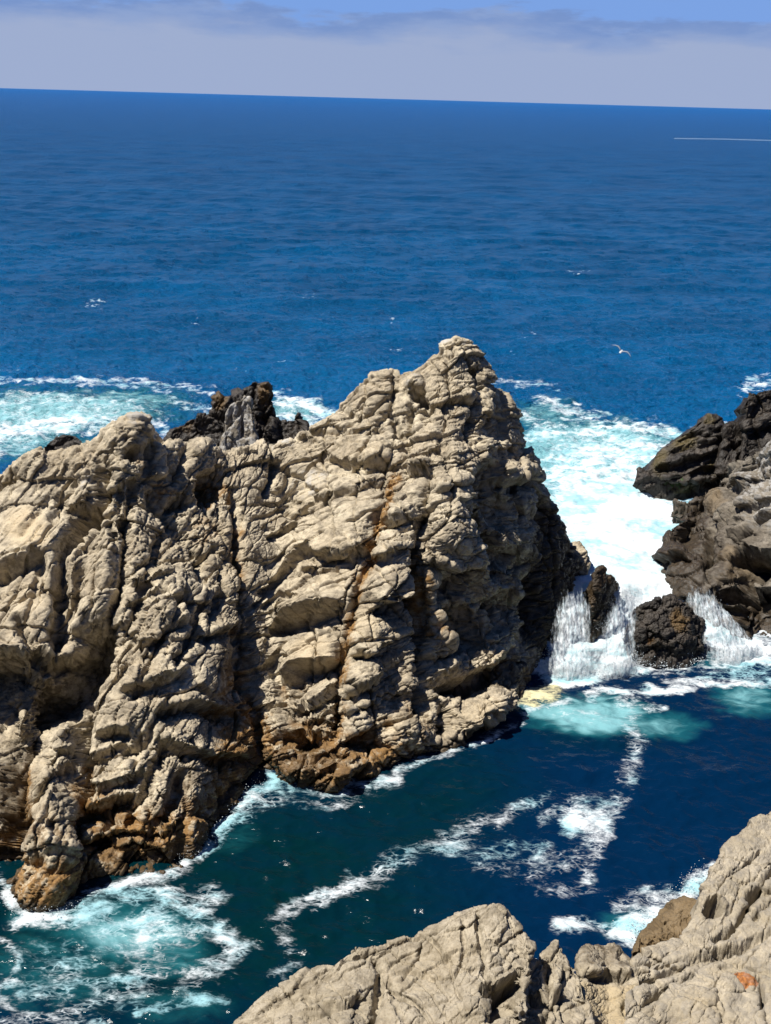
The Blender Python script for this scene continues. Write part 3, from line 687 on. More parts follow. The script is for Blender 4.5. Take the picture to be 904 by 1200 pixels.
rock("rock", "tall black squared pillar of rock at the right edge above the headland", [
    dict(b=(870, 590), r=(873, 545, 1.2), back=3, z0=1.5), dict(b=(871, 590), r=(873, 482, 2.2), back=4, z0=1.5), dict(b=(875, 590), r=(876, 463, 2.4), back=4, z0=1.5, bow=.2), dict(b=(888, 590), r=(888, 458, 2.6), back=4, z0=1.5, bow=.5), dict(b=(904, 590), r=(904, 454, 2.6), back=4, z0=1.5, bow=.6),
    dict(b=(922, 590), r=(922, 450, 2.6), back=4, z0=1.5, bow=.6), dict(b=(945, 590), r=(945, 456, 2.4), back=4, z0=1.5, bow=.4), dict(b=(962, 590), r=(962, 490, 2.0), back=3, z0=1.5)],
    M_DARK, 130, 180, 24, cell=2.3, amp=.5, beds=((-.30 * EX + .95 * EU, 1.5, .3, .3, .05, .25, 871), (.9 * EX + .2 * EU, 1.9, .4, 0, .06, .35, 881)), seed=71, angular=1.1, stretch=1.6, fol=(.7, 0, .7), trace=lambda R: (R.ledge([(872, 510), (888, 505), (910, 495)], 8, .4, 8, .5), R.crack([(888, 470), (884, 500), (892, 530)], 3, .4)))

def head_trace(R):
    C, L, B = R.crack, R.ledge, R.bump
    L([(868, 640), (882, 648), (915, 650)], 8, .5, 22, 2.0); B(895, 670, 20, 14, 0, -1.2); L([(874, 690), (890, 688), (920, 690)], 6, .7, 34, 2.6)
    C([(880, 640), (878, 670), (876, 700), (872, 735)], 4, .9); C([(836, 606), (829, 640), (836, 690)], 4, .8); B(858, 665, 18, 32, 0, .6, .5); L([(840, 640), (858, 636), (876, 638)], 5, .3, 5, -.1)
    L([(845, 696), (860, 694), (876, 696)], 6, .4, 8, .9); B(868, 728, 10, 8, 0, .7); L([(845, 715), (862, 712), (876, 714)], 5, .3, 6, .6)
    L([(852, 628), (866, 632), (882, 620)], 5, .4, 5, .7); L([(868, 598), (882, 590), (900, 582)], 6, .4, 5, .6); L([(878, 612), (892, 606), (906, 600)], 6, .4, 5, .6); C([(890, 545), (885, 580), (880, 620)], 3, .5)
    B(785, 650, 16, 10, 10, .5); L([(770, 656), (790, 654), (808, 648)], 5, .4, 5, .6); B(845, 590, 18, 18, 0, .5); B(880, 570, 18, 14, 0, .5); L([(855, 575), (875, 568), (895, 556)], 6, .3, 5, .5)

rock("rock", "brown and grey headland rock at the right edge beside the falling white water", [
    dict(b=(838, 584), r=(842, 576, 1.0), back=3, z0=.9), dict(b=(826, 597), r=(852, 567, 71.0), back=4, z0=.9), dict(b=(812, 614), r=(862, 560, 69.0), back=5, z0=1.4), dict(b=(794, 642), r=(870, 554, 67), back=5, z0=1.6, bow=.3), dict(b=(772, 664), r=(878, 548, 65.5), back=5, z0=1.6, bow=.3),
    dict(b=(798, 688), r=(886, 541, 63.5), back=6, z0=1.6, bow=.5), dict(b=(830, 716), r=(896, 532, 61.5), back=6, z0=1.0, bow=.8), dict(b=(850, 742), r=(908, 522, 60), back=6, bow=.7), dict(b=(880, 750), r=(930, 508, 58.5), back=6, bow=.9), dict(b=(920, 748), r=(960, 495, 57.5), back=7, bow=.9), dict(b=(980, 746), r=(1010, 478, 56), back=8, bow=.9), dict(b=(1050, 746), r=(1070, 470, 55), back=8, bow=.9)],
    M_BROWN, 330, 330, 40, cell=1.7, amp=.62, ease=2, tk=1.7, beds=((-.30 * EX + .95 * EU, 1.5, .3, .3, .05, .25, 871), (.9 * EX + .2 * EU, 1.9, .4, 0, .06, .35, 881)), seed=81, angular=1.2, stretch=1.6, fol=(.75, .2, .55), trace=head_trace, wet=(1.9, .5),
    stains=lambda M, x, y, f, Q: (put(M, 3, .5 * sstep(845, 885, x) * sstep(650, 600, y) * f), put(M, 1, np.maximum.reduce([.74 * sstep(872, 806, x), .8 * sstep(650, 730, y), .5 * blob(x, y, 820, 650, 50, 70), .55 * blob(x, y, 845, 690, 50, 50)]) * f),
                                  put(M, 2, .7 * np.maximum(blob(x, y, 858, 665, 22, 34), blob(x, y, 840, 590, 20, 20)) * f)))
rock("rock", "knobbly brown rock awash beside the weedy dark rock, near the headland", [
    dict(b=(788, 609), r=(790, 601, .4), back=1, z0=1.75), dict(b=(794, 613), r=(797, 596, .8), back=1.4, z0=1.75), dict(b=(805, 615), r=(807, 594, 1.0), back=1.5, z0=1.75, bow=.2), dict(b=(816, 613), r=(815, 584, 1.0), back=1.5, z0=1.75, bow=.2), dict(b=(827, 610), r=(826, 590, .8), back=1.4, z0=1.75), dict(b=(836, 606), r=(834, 598, .4), back=1, z0=1.75)],
    M_BROWN, 90, 70, 20, cell=.8, amp=1.0, seed=91, wet=(3.2, 1.0), stains=lambda M, x, y, f, Q: put(M, 1, .55 * f))
rock("boulder", "narrow upright brown boulder standing in the white cascade, nearest the pale rock", [
    dict(b=(683, 738), r=(685, 722, .3), back=.8), dict(b=(684, 746), r=(689, 690, .7), back=1.2), dict(b=(690, 751), r=(696, 674, 1.0), back=1.4, bow=.35), dict(b=(700, 748), r=(704, 667, 1.1), back=1.4, bow=.4), dict(b=(711, 738), r=(714, 674, 1.0), back=1.3, bow=.3), dict(b=(720, 722), r=(722, 684, .7), back=1.1, bow=.1), dict(b=(727, 705), r=(727, 697, .3), back=.8)],
    M_DARK, 130, 170, 30, cell=.9, amp=.95, seed=101, angular=.7, stretch=1.6, fol=(.3, 0, .95), wet=(-5, -6), stains=lambda M, x, y, f, Q: (put(M, 2, .55 * f), put(M, 0, .35 * blob(x, y, 705, 690, 16, 20, 0, .9) * f)), cat="boulder")
rock("boulder", "round dark boulder crusted with mussels and ochre weed below the cascade", [
    dict(b=(734, 764), r=(736, 744, .4), back=.8), dict(b=(740, 774), r=(746, 718, 1.1), back=1.4), dict(b=(752, 779), r=(760, 707, 1.6), back=1.8, bow=.5), dict(b=(768, 781), r=(775, 703, 1.9), back=2, bow=.7), dict(b=(785, 781), r=(791, 702, 2.0), back=2, bow=.7), dict(b=(802, 779), r=(806, 709, 1.7), back=1.8, bow=.5), dict(b=(815, 773), r=(817, 722, 1.2), back=1.4, bow=.2), dict(b=(824, 760), r=(825, 742, .4), back=.8)],
    M_DARK, 190, 170, 30, cell=.62, amp=1.15, seed=111, angular=.5, stretch=1.3, fol=(.6, 0, .8), wet=(-5, -6), stains=lambda M, x, y, f, Q: (put(M, 2, .9 * np.maximum(blob(x, y, 798, 728, 13, 22, 20, .6), .5 * blob(x, y, 770, 758, 20, 10, 0, .8)) * f), put(M, 0, .8 * blob(x, y, 765, 752, 14, 8, 0, .8) * f)), cat="boulder")

# --- the near shore at the bottom of the picture
def f1_trace(R):
    C, L, B = R.crack, R.ledge, R.bump
    C([(438, 1108), (446, 1140), (440, 1175), (430, 1210)], 3.5, .22); C([(452, 1150), (470, 1170), (500, 1180)], 2.5, .15); C([(500, 1090), (490, 1120), (470, 1150)], 2, .1); C([(560, 1062), (562, 1100), (570, 1140), (590, 1165)], 2.5, .14)
    C([(540, 1075), (545, 1110), (530, 1150)], 2, .08); C([(480, 1125), (530, 1120), (590, 1110)], 1.8, .07); C([(460, 1140), (520, 1140), (600, 1128)], 1.8, .07); C([(350, 1160), (380, 1180), (400, 1210)], 2.5, .14)
    L([(560, 1160), (590, 1150), (612, 1140)], 6, .15, 9, .4); L([(350, 1195), (380, 1180), (425, 1170)], 6, .1, 6, .18); C([(400, 1120), (420, 1118), (438, 1110)], 3, .15); B(470, 1185, 30, 24, 20, .2)
    B(590, 1178, 18, 14, 0, -.7); C([(612, 1140), (590, 1165), (575, 1200)], 5, .5); B(545, 1185, 26, 16, 0, .2)
nb_ = 40
rock("boulder", "big smooth cream boulder at the bottom edge below the channel", [
    dict(b=(150, 1360, 12.5), r=(160, 1300, 16.5), back=3), dict(b=(240, 1350, 13.0), r=(276, 1206, 18.4), back=3.5, bow=.1), dict(b=(300, 1350, 13.2), r=(338, 1155, 19.2), back=3.5, bow=.3), dict(b=(350, 1350, 13.4), r=(388, 1121, 19.8), back=3.5, bow=.4), dict(b=(375, 1350, 13.5), r=(416, 1104, 20.1), back=3.5, bow=.4), dict(b=(400, 1350, 13.5), r=(442, 1109, 20.1), back=3.5, bow=.2),
    dict(b=(435, 1350, 13.6), r=(478, 1095, 20.5), back=3.5, bow=.3), dict(b=(485, 1350, 13.7), r=(530, 1070, 21.0), back=3.5, bow=.4), dict(b=(530, 1350, 13.8), r=(566, 1057, 21.3), back=3.5, bow=.4), dict(b=(560, 1350, 13.8), r=(588, 1060, 21.3), back=3.2, bow=.4), dict(b=(582, 1350, 13.8), r=(608, 1084, 20.9), back=3, bow=.3, bdir=(.4, 1, 0)),
    dict(b=(596, 1350, 13.8), r=(620, 1112, 20.2), back=2.6, bow=.2, bdir=(.6, .8, 0)), dict(b=(602, 1350, 13.8), r=(616, 1140, 19.4), back=2.2, bow=0, bdir=(.8, .6, 0)), dict(b=(606, 1360, 13.6), r=(608, 1190, 17.8), back=1.6, bdir=(1, .3, 0))],
    M_NEAR, 620, 380, 60, cell=1.15, amp=.42, steep=True, ease=1, tk=1.7, beds=((.72 * EX + .70 * EU, .62, .10, .06, .016, .15, 851), (-.45 * EX + .9 * EU, .55, .10, .08, .016, .14, 841), (.3 * EX - .95 * EU, .24, .03, .03, .01, .05, 861)), seed=121, angular=1.0, stretch=1.9, fol=(.8, .5, .2), trace=f1_trace, lump=.8, cat="boulder", stains=lambda M, x, y, f, Q: (put(M, 2, .45 * blob(x, y, 500, 1130, 150, 60, 20, .9) * f), put(M, 3, .3 * blob(x, y, 575, 1062, 30, 14, 0, .9) * f)))
rock("boulder", "cracked grey wedge of rock between the big cream boulder and the brown rock", [
    dict(b=(604, 1370, 13.2), r=(606, 1215, 18.3), back=1.5), dict(b=(610, 1360, 13.6), r=(613, 1150, 20.0), back=2.5), dict(b=(622, 1360, 13.7), r=(630, 1121, 20.8), back=3, bow=.2), dict(b=(640, 1360, 13.8), r=(648, 1101, 21.3), back=3, bow=.3), dict(b=(655, 1360, 13.8), r=(660, 1104, 21.3), back=3, bow=.3), dict(b=(668, 1360, 13.8), r=(672, 1120, 21.0), back=3, bow=.2),
    dict(b=(680, 1360, 13.8), r=(684, 1150, 20.2), back=2.6, bow=.1), dict(b=(692, 1370, 13.4), r=(692, 1215, 18.4), back=1.5)],
    M_NEAR, 170, 330, 40, cell=1.0, amp=.65, steep=True, ease=1, tk=1.6, beds=((-.45 * EX + .9 * EU, .95, .14, .10, .02, .16, 841), (.75 * EX + .66 * EU, .8, .10, .0, .016, .12, 851), (.3 * EX - .95 * EU, .35, .03, .03, .01, .03, 861)), seed=131, angular=1.0, stretch=1.7, fol=(.4, .6, .5), cat="boulder", trace=lambda R: (R.crack([(640, 1125), (645, 1160), (630, 1200)], 3, .3), R.crack([(665, 1130), (660, 1165), (668, 1200)], 3, .3), R.ledge([(615, 1165), (640, 1170), (670, 1160)], 5, .2, 5, .3)))
rock("boulder", "brown sandy topped rock at the bottom edge between the grey wedge and the right cliff", [
    dict(b=(682, 1370, 13.4), r=(680, 1160, 20.6), back=2.5), dict(b=(686, 1360, 13.8), r=(686, 1122, 21.8), back=3), dict(b=(698, 1360, 14), r=(700, 1110, 22.4), back=3, bow=-.5), dict(b=(712, 1360, 14), r=(713, 1105, 22.6), back=3, bow=-.7), dict(b=(726, 1360, 14), r=(724, 1108, 22.4), back=3, bow=-.7), dict(b=(738, 1360, 14), r=(735, 1120, 22.2), back=3, bow=-.4), dict(b=(752, 1370, 13.6), r=(748, 1135, 21.8), back=3)],
    M_NEAR, 150, 330, 40, cell=1.2, amp=.6, steep=True, ease=1, seed=141, angular=.8, cat="boulder", trace=lambda R: R.ledge([(684, 1146), (710, 1142), (738, 1144)], 10, .3, 8, .6),
    stains=lambda M, x, y, f, Q: (put(M, 1, .44 * sstep(1152, 1132, y) * f + .3 * (1 - f)), put(M, 2, .9 * sstep(1140, 1165, y) * f)))
def f4_trace(R):
    C, L, B = R.crack, R.ledge, R.bump
    C([(925, 995), (904, 1022), (880, 1058), (862, 1086), (838, 1102)], 3.2, .5, False); C([(857, 1028), (875, 1012), (896, 994)], 1.8, .16); L([(862, 1088), (850, 1070), (838, 1060)], 5, .1, 5, .25)
    C([(732, 1195), (780, 1160), (830, 1128), (904, 1092)], 4, .2, False); C([(760, 1140), (800, 1128), (850, 1110)], 3, .15); L([(822, 1062), (838, 1056), (850, 1070)], 8, .2, 8, .5); B(836, 1068, 14, 8, 0, -.35)
    L([(750, 1150), (790, 1135), (830, 1118), (870, 1105)], 6, .12, 6, .2); B(872, 1150, 10, 8, 0, .05); C([(888, 1140), (892, 1170), (900, 1200)], 3, .3); C([(840, 1165), (846, 1185), (842, 1205)], 2.5, .12); B(820, 1175, 60, 24, 25, .15)
    L([(870, 1050), (890, 1040), (915, 1038)], 6, .15, 6, .25); C([(880, 1075), (895, 1062), (915, 1050)], 3, .2); C([(738, 1160), (755, 1175), (780, 1178)], 2.5, .12); C([(735, 1130), (760, 1128), (790, 1118)], 2.5, .15)
rock("cliff", "grey slabby cliff descending into the lower right corner with an orange lichen spot", [
    dict(b=(726, 1380, 13.4), r=(734, 1140, 21.6), back=3), dict(b=(756, 1370, 13.8), r=(747, 1119, 22.3), back=3), dict(b=(796, 1370, 14), r=(772, 1104, 22.9), back=3, bow=-.1), dict(b=(840, 1370, 14.2), r=(797, 1090, 23.5), back=3), dict(b=(890, 1370, 14.4), r=(814, 1066, 24.2), back=3), dict(b=(940, 1370, 14.6), r=(819, 1043, 25.0), back=3, bdir=(-.3, 1, 0)),
    dict(b=(995, 1360, 14.8), r=(831, 1020, 25.8), back=3, bdir=(-.4, 1, 0)), dict(b=(1050, 1320, 15.5), r=(853, 988, 27.2), back=3, bdir=(-.4, 1, 0)), dict(b=(1100, 1260, 17), r=(882, 960, 28.6), back=3, bdir=(-.4, 1, 0)), dict(b=(1140, 1190, 19), r=(908, 938, 30.0), back=3, bdir=(-.4, 1, 0)), dict(b=(1190, 1110, 22), r=(960, 890, 32.5), back=3, bdir=(-.4, 1, 0)), dict(b=(1240, 1040, 25), r=(1020, 850, 35), back=3, bdir=(-.4, 1, 0))],
    M_NEAR, 560, 420, 60, cell=1.15, amp=.42, steep=True, ease=1, tk=1.8, beds=((np.array([.72, -.66, .18]), .72, .16, .10, .018, .22, 852), (np.array([.45, .62, .64]), 1.1, .16, .10, .018, .2, 842), (np.array([.70, -.70, .1]), .25, .035, .03, .01, .05, 862)), seed=151, angular=1.1, stretch=2.4, fol=(.75, .55, .35), trace=f4_trace, lump=.9, cat="cliff",
    stains=lambda M, x, y, f, Q: (put(M, 3, .34 * f), put(M, 0, 1.5 * blob(x, y, 873, 1149, 16, 10, 0, .5) * f), put(M, 2, np.maximum(.5 * blob(x, y, 850, 1140, 60, 30, 20, .9), .5 * blob(x, y, 820, 1180, 60, 30, 0, .9)) * f)))
rock("boulder", "olive brown weed covered rock in the foam at the foot of the right cliff", [
    dict(b=(752, 1130, 23.6), r=(757, 1108, 24.0), back=1.5), dict(b=(760, 1130, 23.6), r=(764, 1090, 24.8), back=2), dict(b=(772, 1125, 23.7), r=(775, 1078, 25.2), back=2, bow=.2), dict(b=(786, 1118, 23.8), r=(789, 1069, 25.5), back=2, bow=.3), dict(b=(800, 1108, 24), r=(802, 1064, 25.8), back=2, bow=.2), dict(b=(815, 1095, 24.3), r=(813, 1062, 25.8), back=2), dict(b=(825, 1085, 24.6), r=(822, 1066, 25.6), back=1.5)],
    M_BROWN, 130, 110, 30, cell=.9, amp=.8, seed=161, cat="boulder", stains=lambda M, x, y, f, Q: (put(M, 2, 1.2 * np.ones_like(x)), put(M, 1, .3 * np.ones_like(x))))

# --- the headland the photographer stands on, running down under the frame; unseen hills behind raised to cut sky fill
hy = np.array([16.0, 14.0, 11.0, 6.0, 1.0, -6.0, -25.0, -80.0, -200.0]); hz = np.array([-1.0, 5.0, 9.5, 17.5, 25.4, 28.0, 36.0, 62.0, 110.0])
Yg = np.interp(np.linspace(0, 8, 110), range(9), hy); Zg = np.interp(np.linspace(0, 8, 110), range(9), hz)
Xg = np.sinh(np.linspace(-3.2, 3.2, 150)) * 12
HP = np.stack(np.broadcast_arrays(Xg[None, :], Yg[:, None], Zg[:, None]), -1).copy()
hn = fbm(HP.reshape(-1, 3).astype(F32) * .35, 4, 500).reshape(110, 150)
HP[..., 2] += hn * np.where(np.abs(HP[..., 0]) < 4, .4, 1.2); HP[..., 1] += hn * .6
tag(grid_mesh("headland", HP[::-1], M_UNSEEN_SCRUB, {'stain': np.zeros((110 * 150, 4))}), kind='structure')
# ------------------------------------------------------------------ the sea
pys = np.r_[np.arange(1330, 560, -1.25), np.arange(560, 117, -0.65)]
ang = PITCH + np.arctan((pys - 600.0) / FPX)
Yr = CAM_H / np.tan(np.maximum(ang, 1e-4))
Yr = np.r_[Yr[Yr < 30000], 45000., 90000.]
s = np.r_[-9, -5, -3, -2, -1.4, -1.0, -.8, np.linspace(-.62, .62, 900), .8, 1.0, 1.4, 2, 3, 5, 9]
slant = np.sqrt(Yr ** 2 + CAM_H ** 2)
WX = s[None, :] * slant[:, None]; WY = np.repeat(Yr[:, None], len(s), 1); nW = WX.size
X = WX.reshape(-1).astype(F32); Yw = WY.reshape(-1).astype(F32)
# surge: the water behind the gap stands higher than the channel and pours over a sill
edge = 50.3 + 0.10 * (X - 13)
sill = sstep(0, 1, (Yw - edge + 0.9 * vnoise(np.stack([X * .5, Yw * .5, X * 0], 1).astype(F32), 611)) / 3.6)
surge = 1.6 * sill * sstep(95, 66, Yw) * sstep(3, 6, X) * sstep(34, 24, X)
# wind sea: many short crested components, none finer than the local mesh
rng = np.random.RandomState(5)
dYr = np.gradient(Yr); rowsp = np.repeat(np.maximum(dYr, slant * .0014)[:, None], len(s), 1).reshape(-1).astype(F32)
h = np.zeros(nW, F32)
open_sea = sstep(52, 75, Yw)
for k in range(64):
    lam = 0.55 * (34 / 0.55) ** (rng.rand() ** 1.15)
    th = math.radians(-100 + rng.randn() * 38)
    kx, ky = math.cos(th) * 2 * math.pi / lam, math.sin(th) * 2 * math.pi / lam
    amp = 0.019 * lam ** 0.62 * (0.6 + .8 * rng.rand())
    ph = rng.rand() * 6.28
    g = sstep(1.7, 3.2, lam / rowsp)
    a = amp * g * (0.42 + 0.58 * open_sea if lam < 6 else 0.12 + 0.88 * open_sea)
    q = np.sin(kx * X + ky * Yw + ph)
    h += a * (q + 0.35 * (1 - 2 * np.abs(np.sin((kx * X + ky * Yw + ph) * .5 + .785))))
# confused chop inside the channel
pc = np.stack([X, Yw, X * 0], 1).astype(F32)
near = Yw < 110
ch = np.zeros(nW, F32)
pn = pc[near]
r1 = 1 - np.abs(vnoise(pn * np.array([.55, .8, 1], F32), 620)) * 2.0
r2 = 1 - np.abs(vnoise(pn * np.array([1.3, 1.9, 1], F32) + 9, 621)) * 2.0
r3 = 1 - np.abs(vnoise(pn * np.array([3.2, 4.4, 1], F32) + 5, 622)) * 2.0
calm = .7 + .3 * sstep(46, 70, Yw[near])
ch[near] = (.10 * r1 + .055 * r2 + .014 * r3) * calm
h += ch
Z = h + surge
px, py = survey(np.stack([X, Yw, Z], 1).astype(np.float64))
wn = vnoise(pc * np.array([.45, .6, 1], F32), 631); wn2 = vnoise(pc * np.array([1.4, 1.8, 1], F32), 632)
wn = np.where(Yw < 200, wn, 0); wn2 = np.where(Yw < 200, wn2, 0)
fx = px + 14 * wn + 6 * wn2; fy = py + 9 * vnoise(pc * np.array([.45, .6, 1], F32) + 40, 633) * (Yw < 200) + 5 * vnoise(pc * np.array([1.4, 1.8, 1], F32) + 40, 634) * (Yw < 200)
foam = np.zeros(nW, F32); turq = foam.copy(); teal = foam.copy(); scum = foam.copy()
vis = (px > -250) & (px < 1150) & (py > 100) & (py < 1400)
I = np.where(vis)[0]; fxi, fyi = fx[I], fy[I]
def S(arr, pts, w, a):
    j = np.where(region(fxi, fyi, pts, 3 * w))[0]
    if len(j): arr[I[j]] = np.maximum(arr[I[j]], a * stroke(fxi[j], fyi[j], pts, w))
def Bl(arr, cx, cy, rx, ry, a, ang=0, soft=.8):
    j = np.where(region(fxi, fyi, [(cx, cy)], max(rx, ry)))[0]
    if len(j): arr[I[j]] = np.maximum(arr[I[j]], a * blob(fxi[j], fyi[j], cx, cy, rx, ry, ang, soft))
# left surf behind the rock
Bl(turq, 60, 482, 230, 42, 1.0); Bl(turq, 150, 470, 130, 26, .8); Bl(turq, 345, 480, 60, 22, .9); Bl(turq, 40, 520, 140, 34, .8)
Bl(foam, 60, 478, 220, 36, .44); S(foam, [(-60, 447), (50, 445), (120, 446), (200, 452), (250, 458)], 5, .62); S(foam, [(-60, 516), (30, 503), (75, 496), (115, 490)], 15, .85); S(foam, [(-60, 535), (0, 530), (45, 520)], 9, .55); S(foam, [(-40, 470), (40, 462), (110, 468), (180, 478)], 7, .5); S(foam, [(110, 500), (160, 490), (190, 500), (210, 520)], 9, .6)
S(foam, [(200, 470), (240, 478), (255, 500)], 7, .5); S(foam, [(325, 466), (350, 472), (372, 480), (400, 486)], 10, .8); S(foam, [(330, 490), (380, 500)], 12, .8)
# surge in the gap
Bl(turq, 690, 545, 150, 75, 1.0, 0, .5); Bl(turq, 640, 490, 80, 40, .75); Bl(turq, 720, 520, 160, 40, .9); Bl(turq, 660, 640, 80, 100, 1.0, 0, .5)
Bl(foam, 720, 560, 130, 75, .8, 0, .6); Bl(foam, 720, 630, 120, 95, 1.15, 0, .45); Bl(foam, 690, 690, 110, 75, 1.3, 0, .4); Bl(foam, 770, 660, 80, 60, 1.2, 0, .5); Bl(foam, 770, 540, 90, 36, .8, 0, .6); Bl(foam, 660, 590, 50, 50, .5); S(foam, [(620, 512), (680, 505), (740, 502), (800, 508), (860, 506)], 8, .75); Bl(foam, 700, 525, 100, 22, .6)
S(foam, [(632, 468), (655, 476), (690, 488), (730, 498), (770, 500)], 8, .62); S(foam, [(575, 448), (610, 447), (650, 454)], 5, .5); S(foam, [(600, 480), (640, 500), (700, 504)], 8, .5); S(foam, [(870, 455), (890, 448), (930, 446)], 7, .7); S(foam, [(850, 500), (880, 500)], 6, .7); Bl(foam, 800, 600, 50, 40, .9)
# cascade and its foot
Bl(foam, 680, 745, 52, 48, 1.2, 0, .35); Bl(foam, 735, 740, 50, 52, 1.2, 0, .35); S(foam, [(770, 690), (810, 700), (836, 722), (856, 748), (880, 762)], 30, 1.3); S(foam, [(630, 778), (660, 782), (700, 780), (740, 778)], 10, .95); S(foam, [(840, 765), (880, 762), (920, 758)], 8, .75)
Bl(turq, 690, 838, 112, 34, 1.0, -3, .7); Bl(turq, 780, 850, 80, 26, .7); Bl(turq, 880, 818, 70, 30, .75); Bl(turq, 850, 770, 80, 22, .6)
S(foam, [(735, 778), (775, 786), (820, 782), (870, 776), (920, 770)], 5, .55); S(foam, [(690, 812), (740, 812), (790, 806), (850, 800), (920, 794)], 7, .78); S(foam, [(760, 795), (800, 790), (850, 790)], 5, .45); S(foam, [(655, 790), (690, 800), (740, 818), (780, 828)], 5, .5); Bl(foam, 745, 828, 50, 18, .5); Bl(foam, 680, 838, 80, 22, .3); S(foam, [(820, 800), (870, 798), (925, 800)], 8, .7)
Bl(scum, 634, 813, 36, 17, 1.2, 10, .6); Bl(foam, 634, 813, 40, 20, .66, 10, .6); S(foam, [(610, 842), (640, 825), (670, 820)], 5, .5)
Bl(foam, 672, 788, 74, 22, 1.15, 0, .6); Bl(foam, 738, 786, 40, 14, 1.0); Bl(foam, 870, 770, 60, 16, 1.0)
# drifting foam in the channel
S(foam, [(744, 840), (745, 870), (740, 900), (730, 925), (716, 945)], 18.8, 0.40); Bl(foam, 690, 962, 44, 44, .74, -20, .7); S(foam, [(700, 965), (695, 1000), (683, 1028)], 15.9, 0.43); S(foam, [(640, 960), (670, 945), (700, 938)], 14.5, 0.43)
S(foam, [(545, 970), (585, 960), (612, 946), (636, 938)], 17.4, 0.43); S(foam, [(330, 1072), (365, 1056), (400, 1046), (424, 1034)], 13.0, 0.58); S(foam, [(405, 1024), (420, 1040)], 11.6, 0.57); S(foam, [(420, 1036), (455, 1014), (500, 990), (545, 992), (580, 1002)], 18.8, 0.43); Bl(foam, 610, 1005, 110, 36, .38); S(foam, [(322, 1075), (330, 1100), (342, 1125), (330, 1150)], 14.5, 0.41); Bl(foam, 660, 1040, 70, 26, .34); S(foam, [(560, 1010), (620, 1020), (680, 1000)], 13.0, 0.36)
# wash along the foot of the great rock
S(foam, [(200, 1028), (225, 1012), (246, 990), (262, 968), (290, 940), (318, 916)], 11, .72); S(foam, [(262, 965), (295, 950), (330, 935)], 12, .52); S(foam, [(312, 905), (340, 915), (352, 925)], 8, .7); S(foam, [(345, 925), (390, 928), (425, 924), (460, 914)], 9, .6); S(foam, [(460, 904), (510, 888), (560, 868), (600, 848)], 6, .6); S(foam, [(330, 935), (380, 945), (440, 930)], 8, .4)
S(foam, [(-20, 1000), (2, 1030), (18, 1062), (40, 1080)], 11, .8); S(foam, [(30, 1082), (75, 1076), (105, 1052), (150, 1030), (200, 1032)], 10, .66)
Bl(turq, 150, 1092, 140, 50, .85, -5, .8); Bl(turq, 200, 1120, 90, 40, .6); Bl(turq, 40, 1080, 60, 24, .6); Bl(turq, 60, 1140, 160, 80, .4); Bl(turq, 200, 1180, 120, 40, .35); Bl(turq, 750, 1085, 90, 34, .7); Bl(turq, 270, 980, 60, 40, .3)
S(foam, [(20, 1082), (70, 1075), (130, 1058), (190, 1050), (250, 1050)], 15, .64); S(foam, [(215, 1060), (255, 1085), (285, 1108), (270, 1128), (220, 1135)], 15, .58); Bl(foam, 165, 1090, 150, 55, .5); S(foam, [(40, 1165), (100, 1148), (160, 1140), (220, 1132)], 14, .5); S(foam, [(155, 1184), (200, 1174), (258, 1172)], 8, .62); S(foam, [(-10, 1090), (18, 1125), (22, 1150), (-5, 1165)], 9, .52); S(foam, [(-20, 1150), (40, 1190), (120, 1200)], 12, .45); S(foam, [(0, 1200), (100, 1180), (180, 1160)], 10, .42); Bl(foam, 120, 1140, 220, 75, .36)
# breaking on the near cliff
S(foam, [(655, 1082), (690, 1086), (720, 1094), (745, 1100)], 11, .74); Bl(foam, 752, 1088, 56, 32, 1.0, 15, .6); S(foam, [(760, 1070), (795, 1052), (812, 1034), (836, 1018)], 11, .8); S(foam, [(720, 1064), (760, 1056), (790, 1040)], 9, .45); Bl(foam, 745, 1050, 60, 24, .38)
# teal shallows of the near channel, with deep blue to the right
Bl(teal, 200, 1060, 480, 220, 1.0, 0, .6); Bl(teal, 460, 950, 240, 130, .85, 15, .8); Bl(teal, 690, 850, 170, 50, .5)
# whitecaps and a far boat wake
for cx, cy in ((463, 410), (365, 346), (225, 378), (680, 319), (460, 375), (620, 392), (110, 355), (330, 420), (280, 432), (600, 415)):
    r = rng.rand()
    S(foam, [(cx - 3 - 4 * r, cy + .6), (cx, cy), (cx + 3 + 3 * r, cy + .8)], 1.0 + .6 * r, .5 + .2 * r)
S(foam, [(560, 158.5), (700, 161), (800, 162.4), (905, 164.6), (960, 166)], .8, .2); S(foam, [(790, 162.2), (850, 163), (905, 164.6), (960, 166)], .9, .5)
mod = np.where(Yw < 200, 1 + .70 * vnoise(pc * np.array([.8, 1.1, 1], F32) + 80, 651) + .40 * vnoise(pc * np.array([2.2, 3.0, 1], F32) + 80, 652), 1).astype(F32)
foam = np.where(foam < .9, foam * mod, foam)
# lumpy froth stands a little proud
lum = np.zeros(nW, F32)
lum[near] = fbm(pn * 1.3, 4, 640)
Z = Z + sstep(.45, 1.1, foam) * (.10 * lum + .06) * near + .35 * sill * sstep(1.3, .2, np.abs(surge - .6)) * lum * .5
spill = sstep(.02, .25, sill) * sstep(.98, .7, sill) * (surge > .01)
pw = np.stack([X, Yw, Z], 1)[near].astype(F32)
st_ = np.zeros(nW, F32); st_[near] = .13 * vnoise(pw * np.array([2.6, .6, .6], F32), 661) + .07 * vnoise(pw * np.array([6., 1.4, 1.4], F32), 662) + .16 * fbm(pw * 1.1, 4, 663)
Z = Z + spill * st_
WP = np.stack([X, Yw, Z], 1).reshape(len(Yr), len(s), 3)
del pn, pc

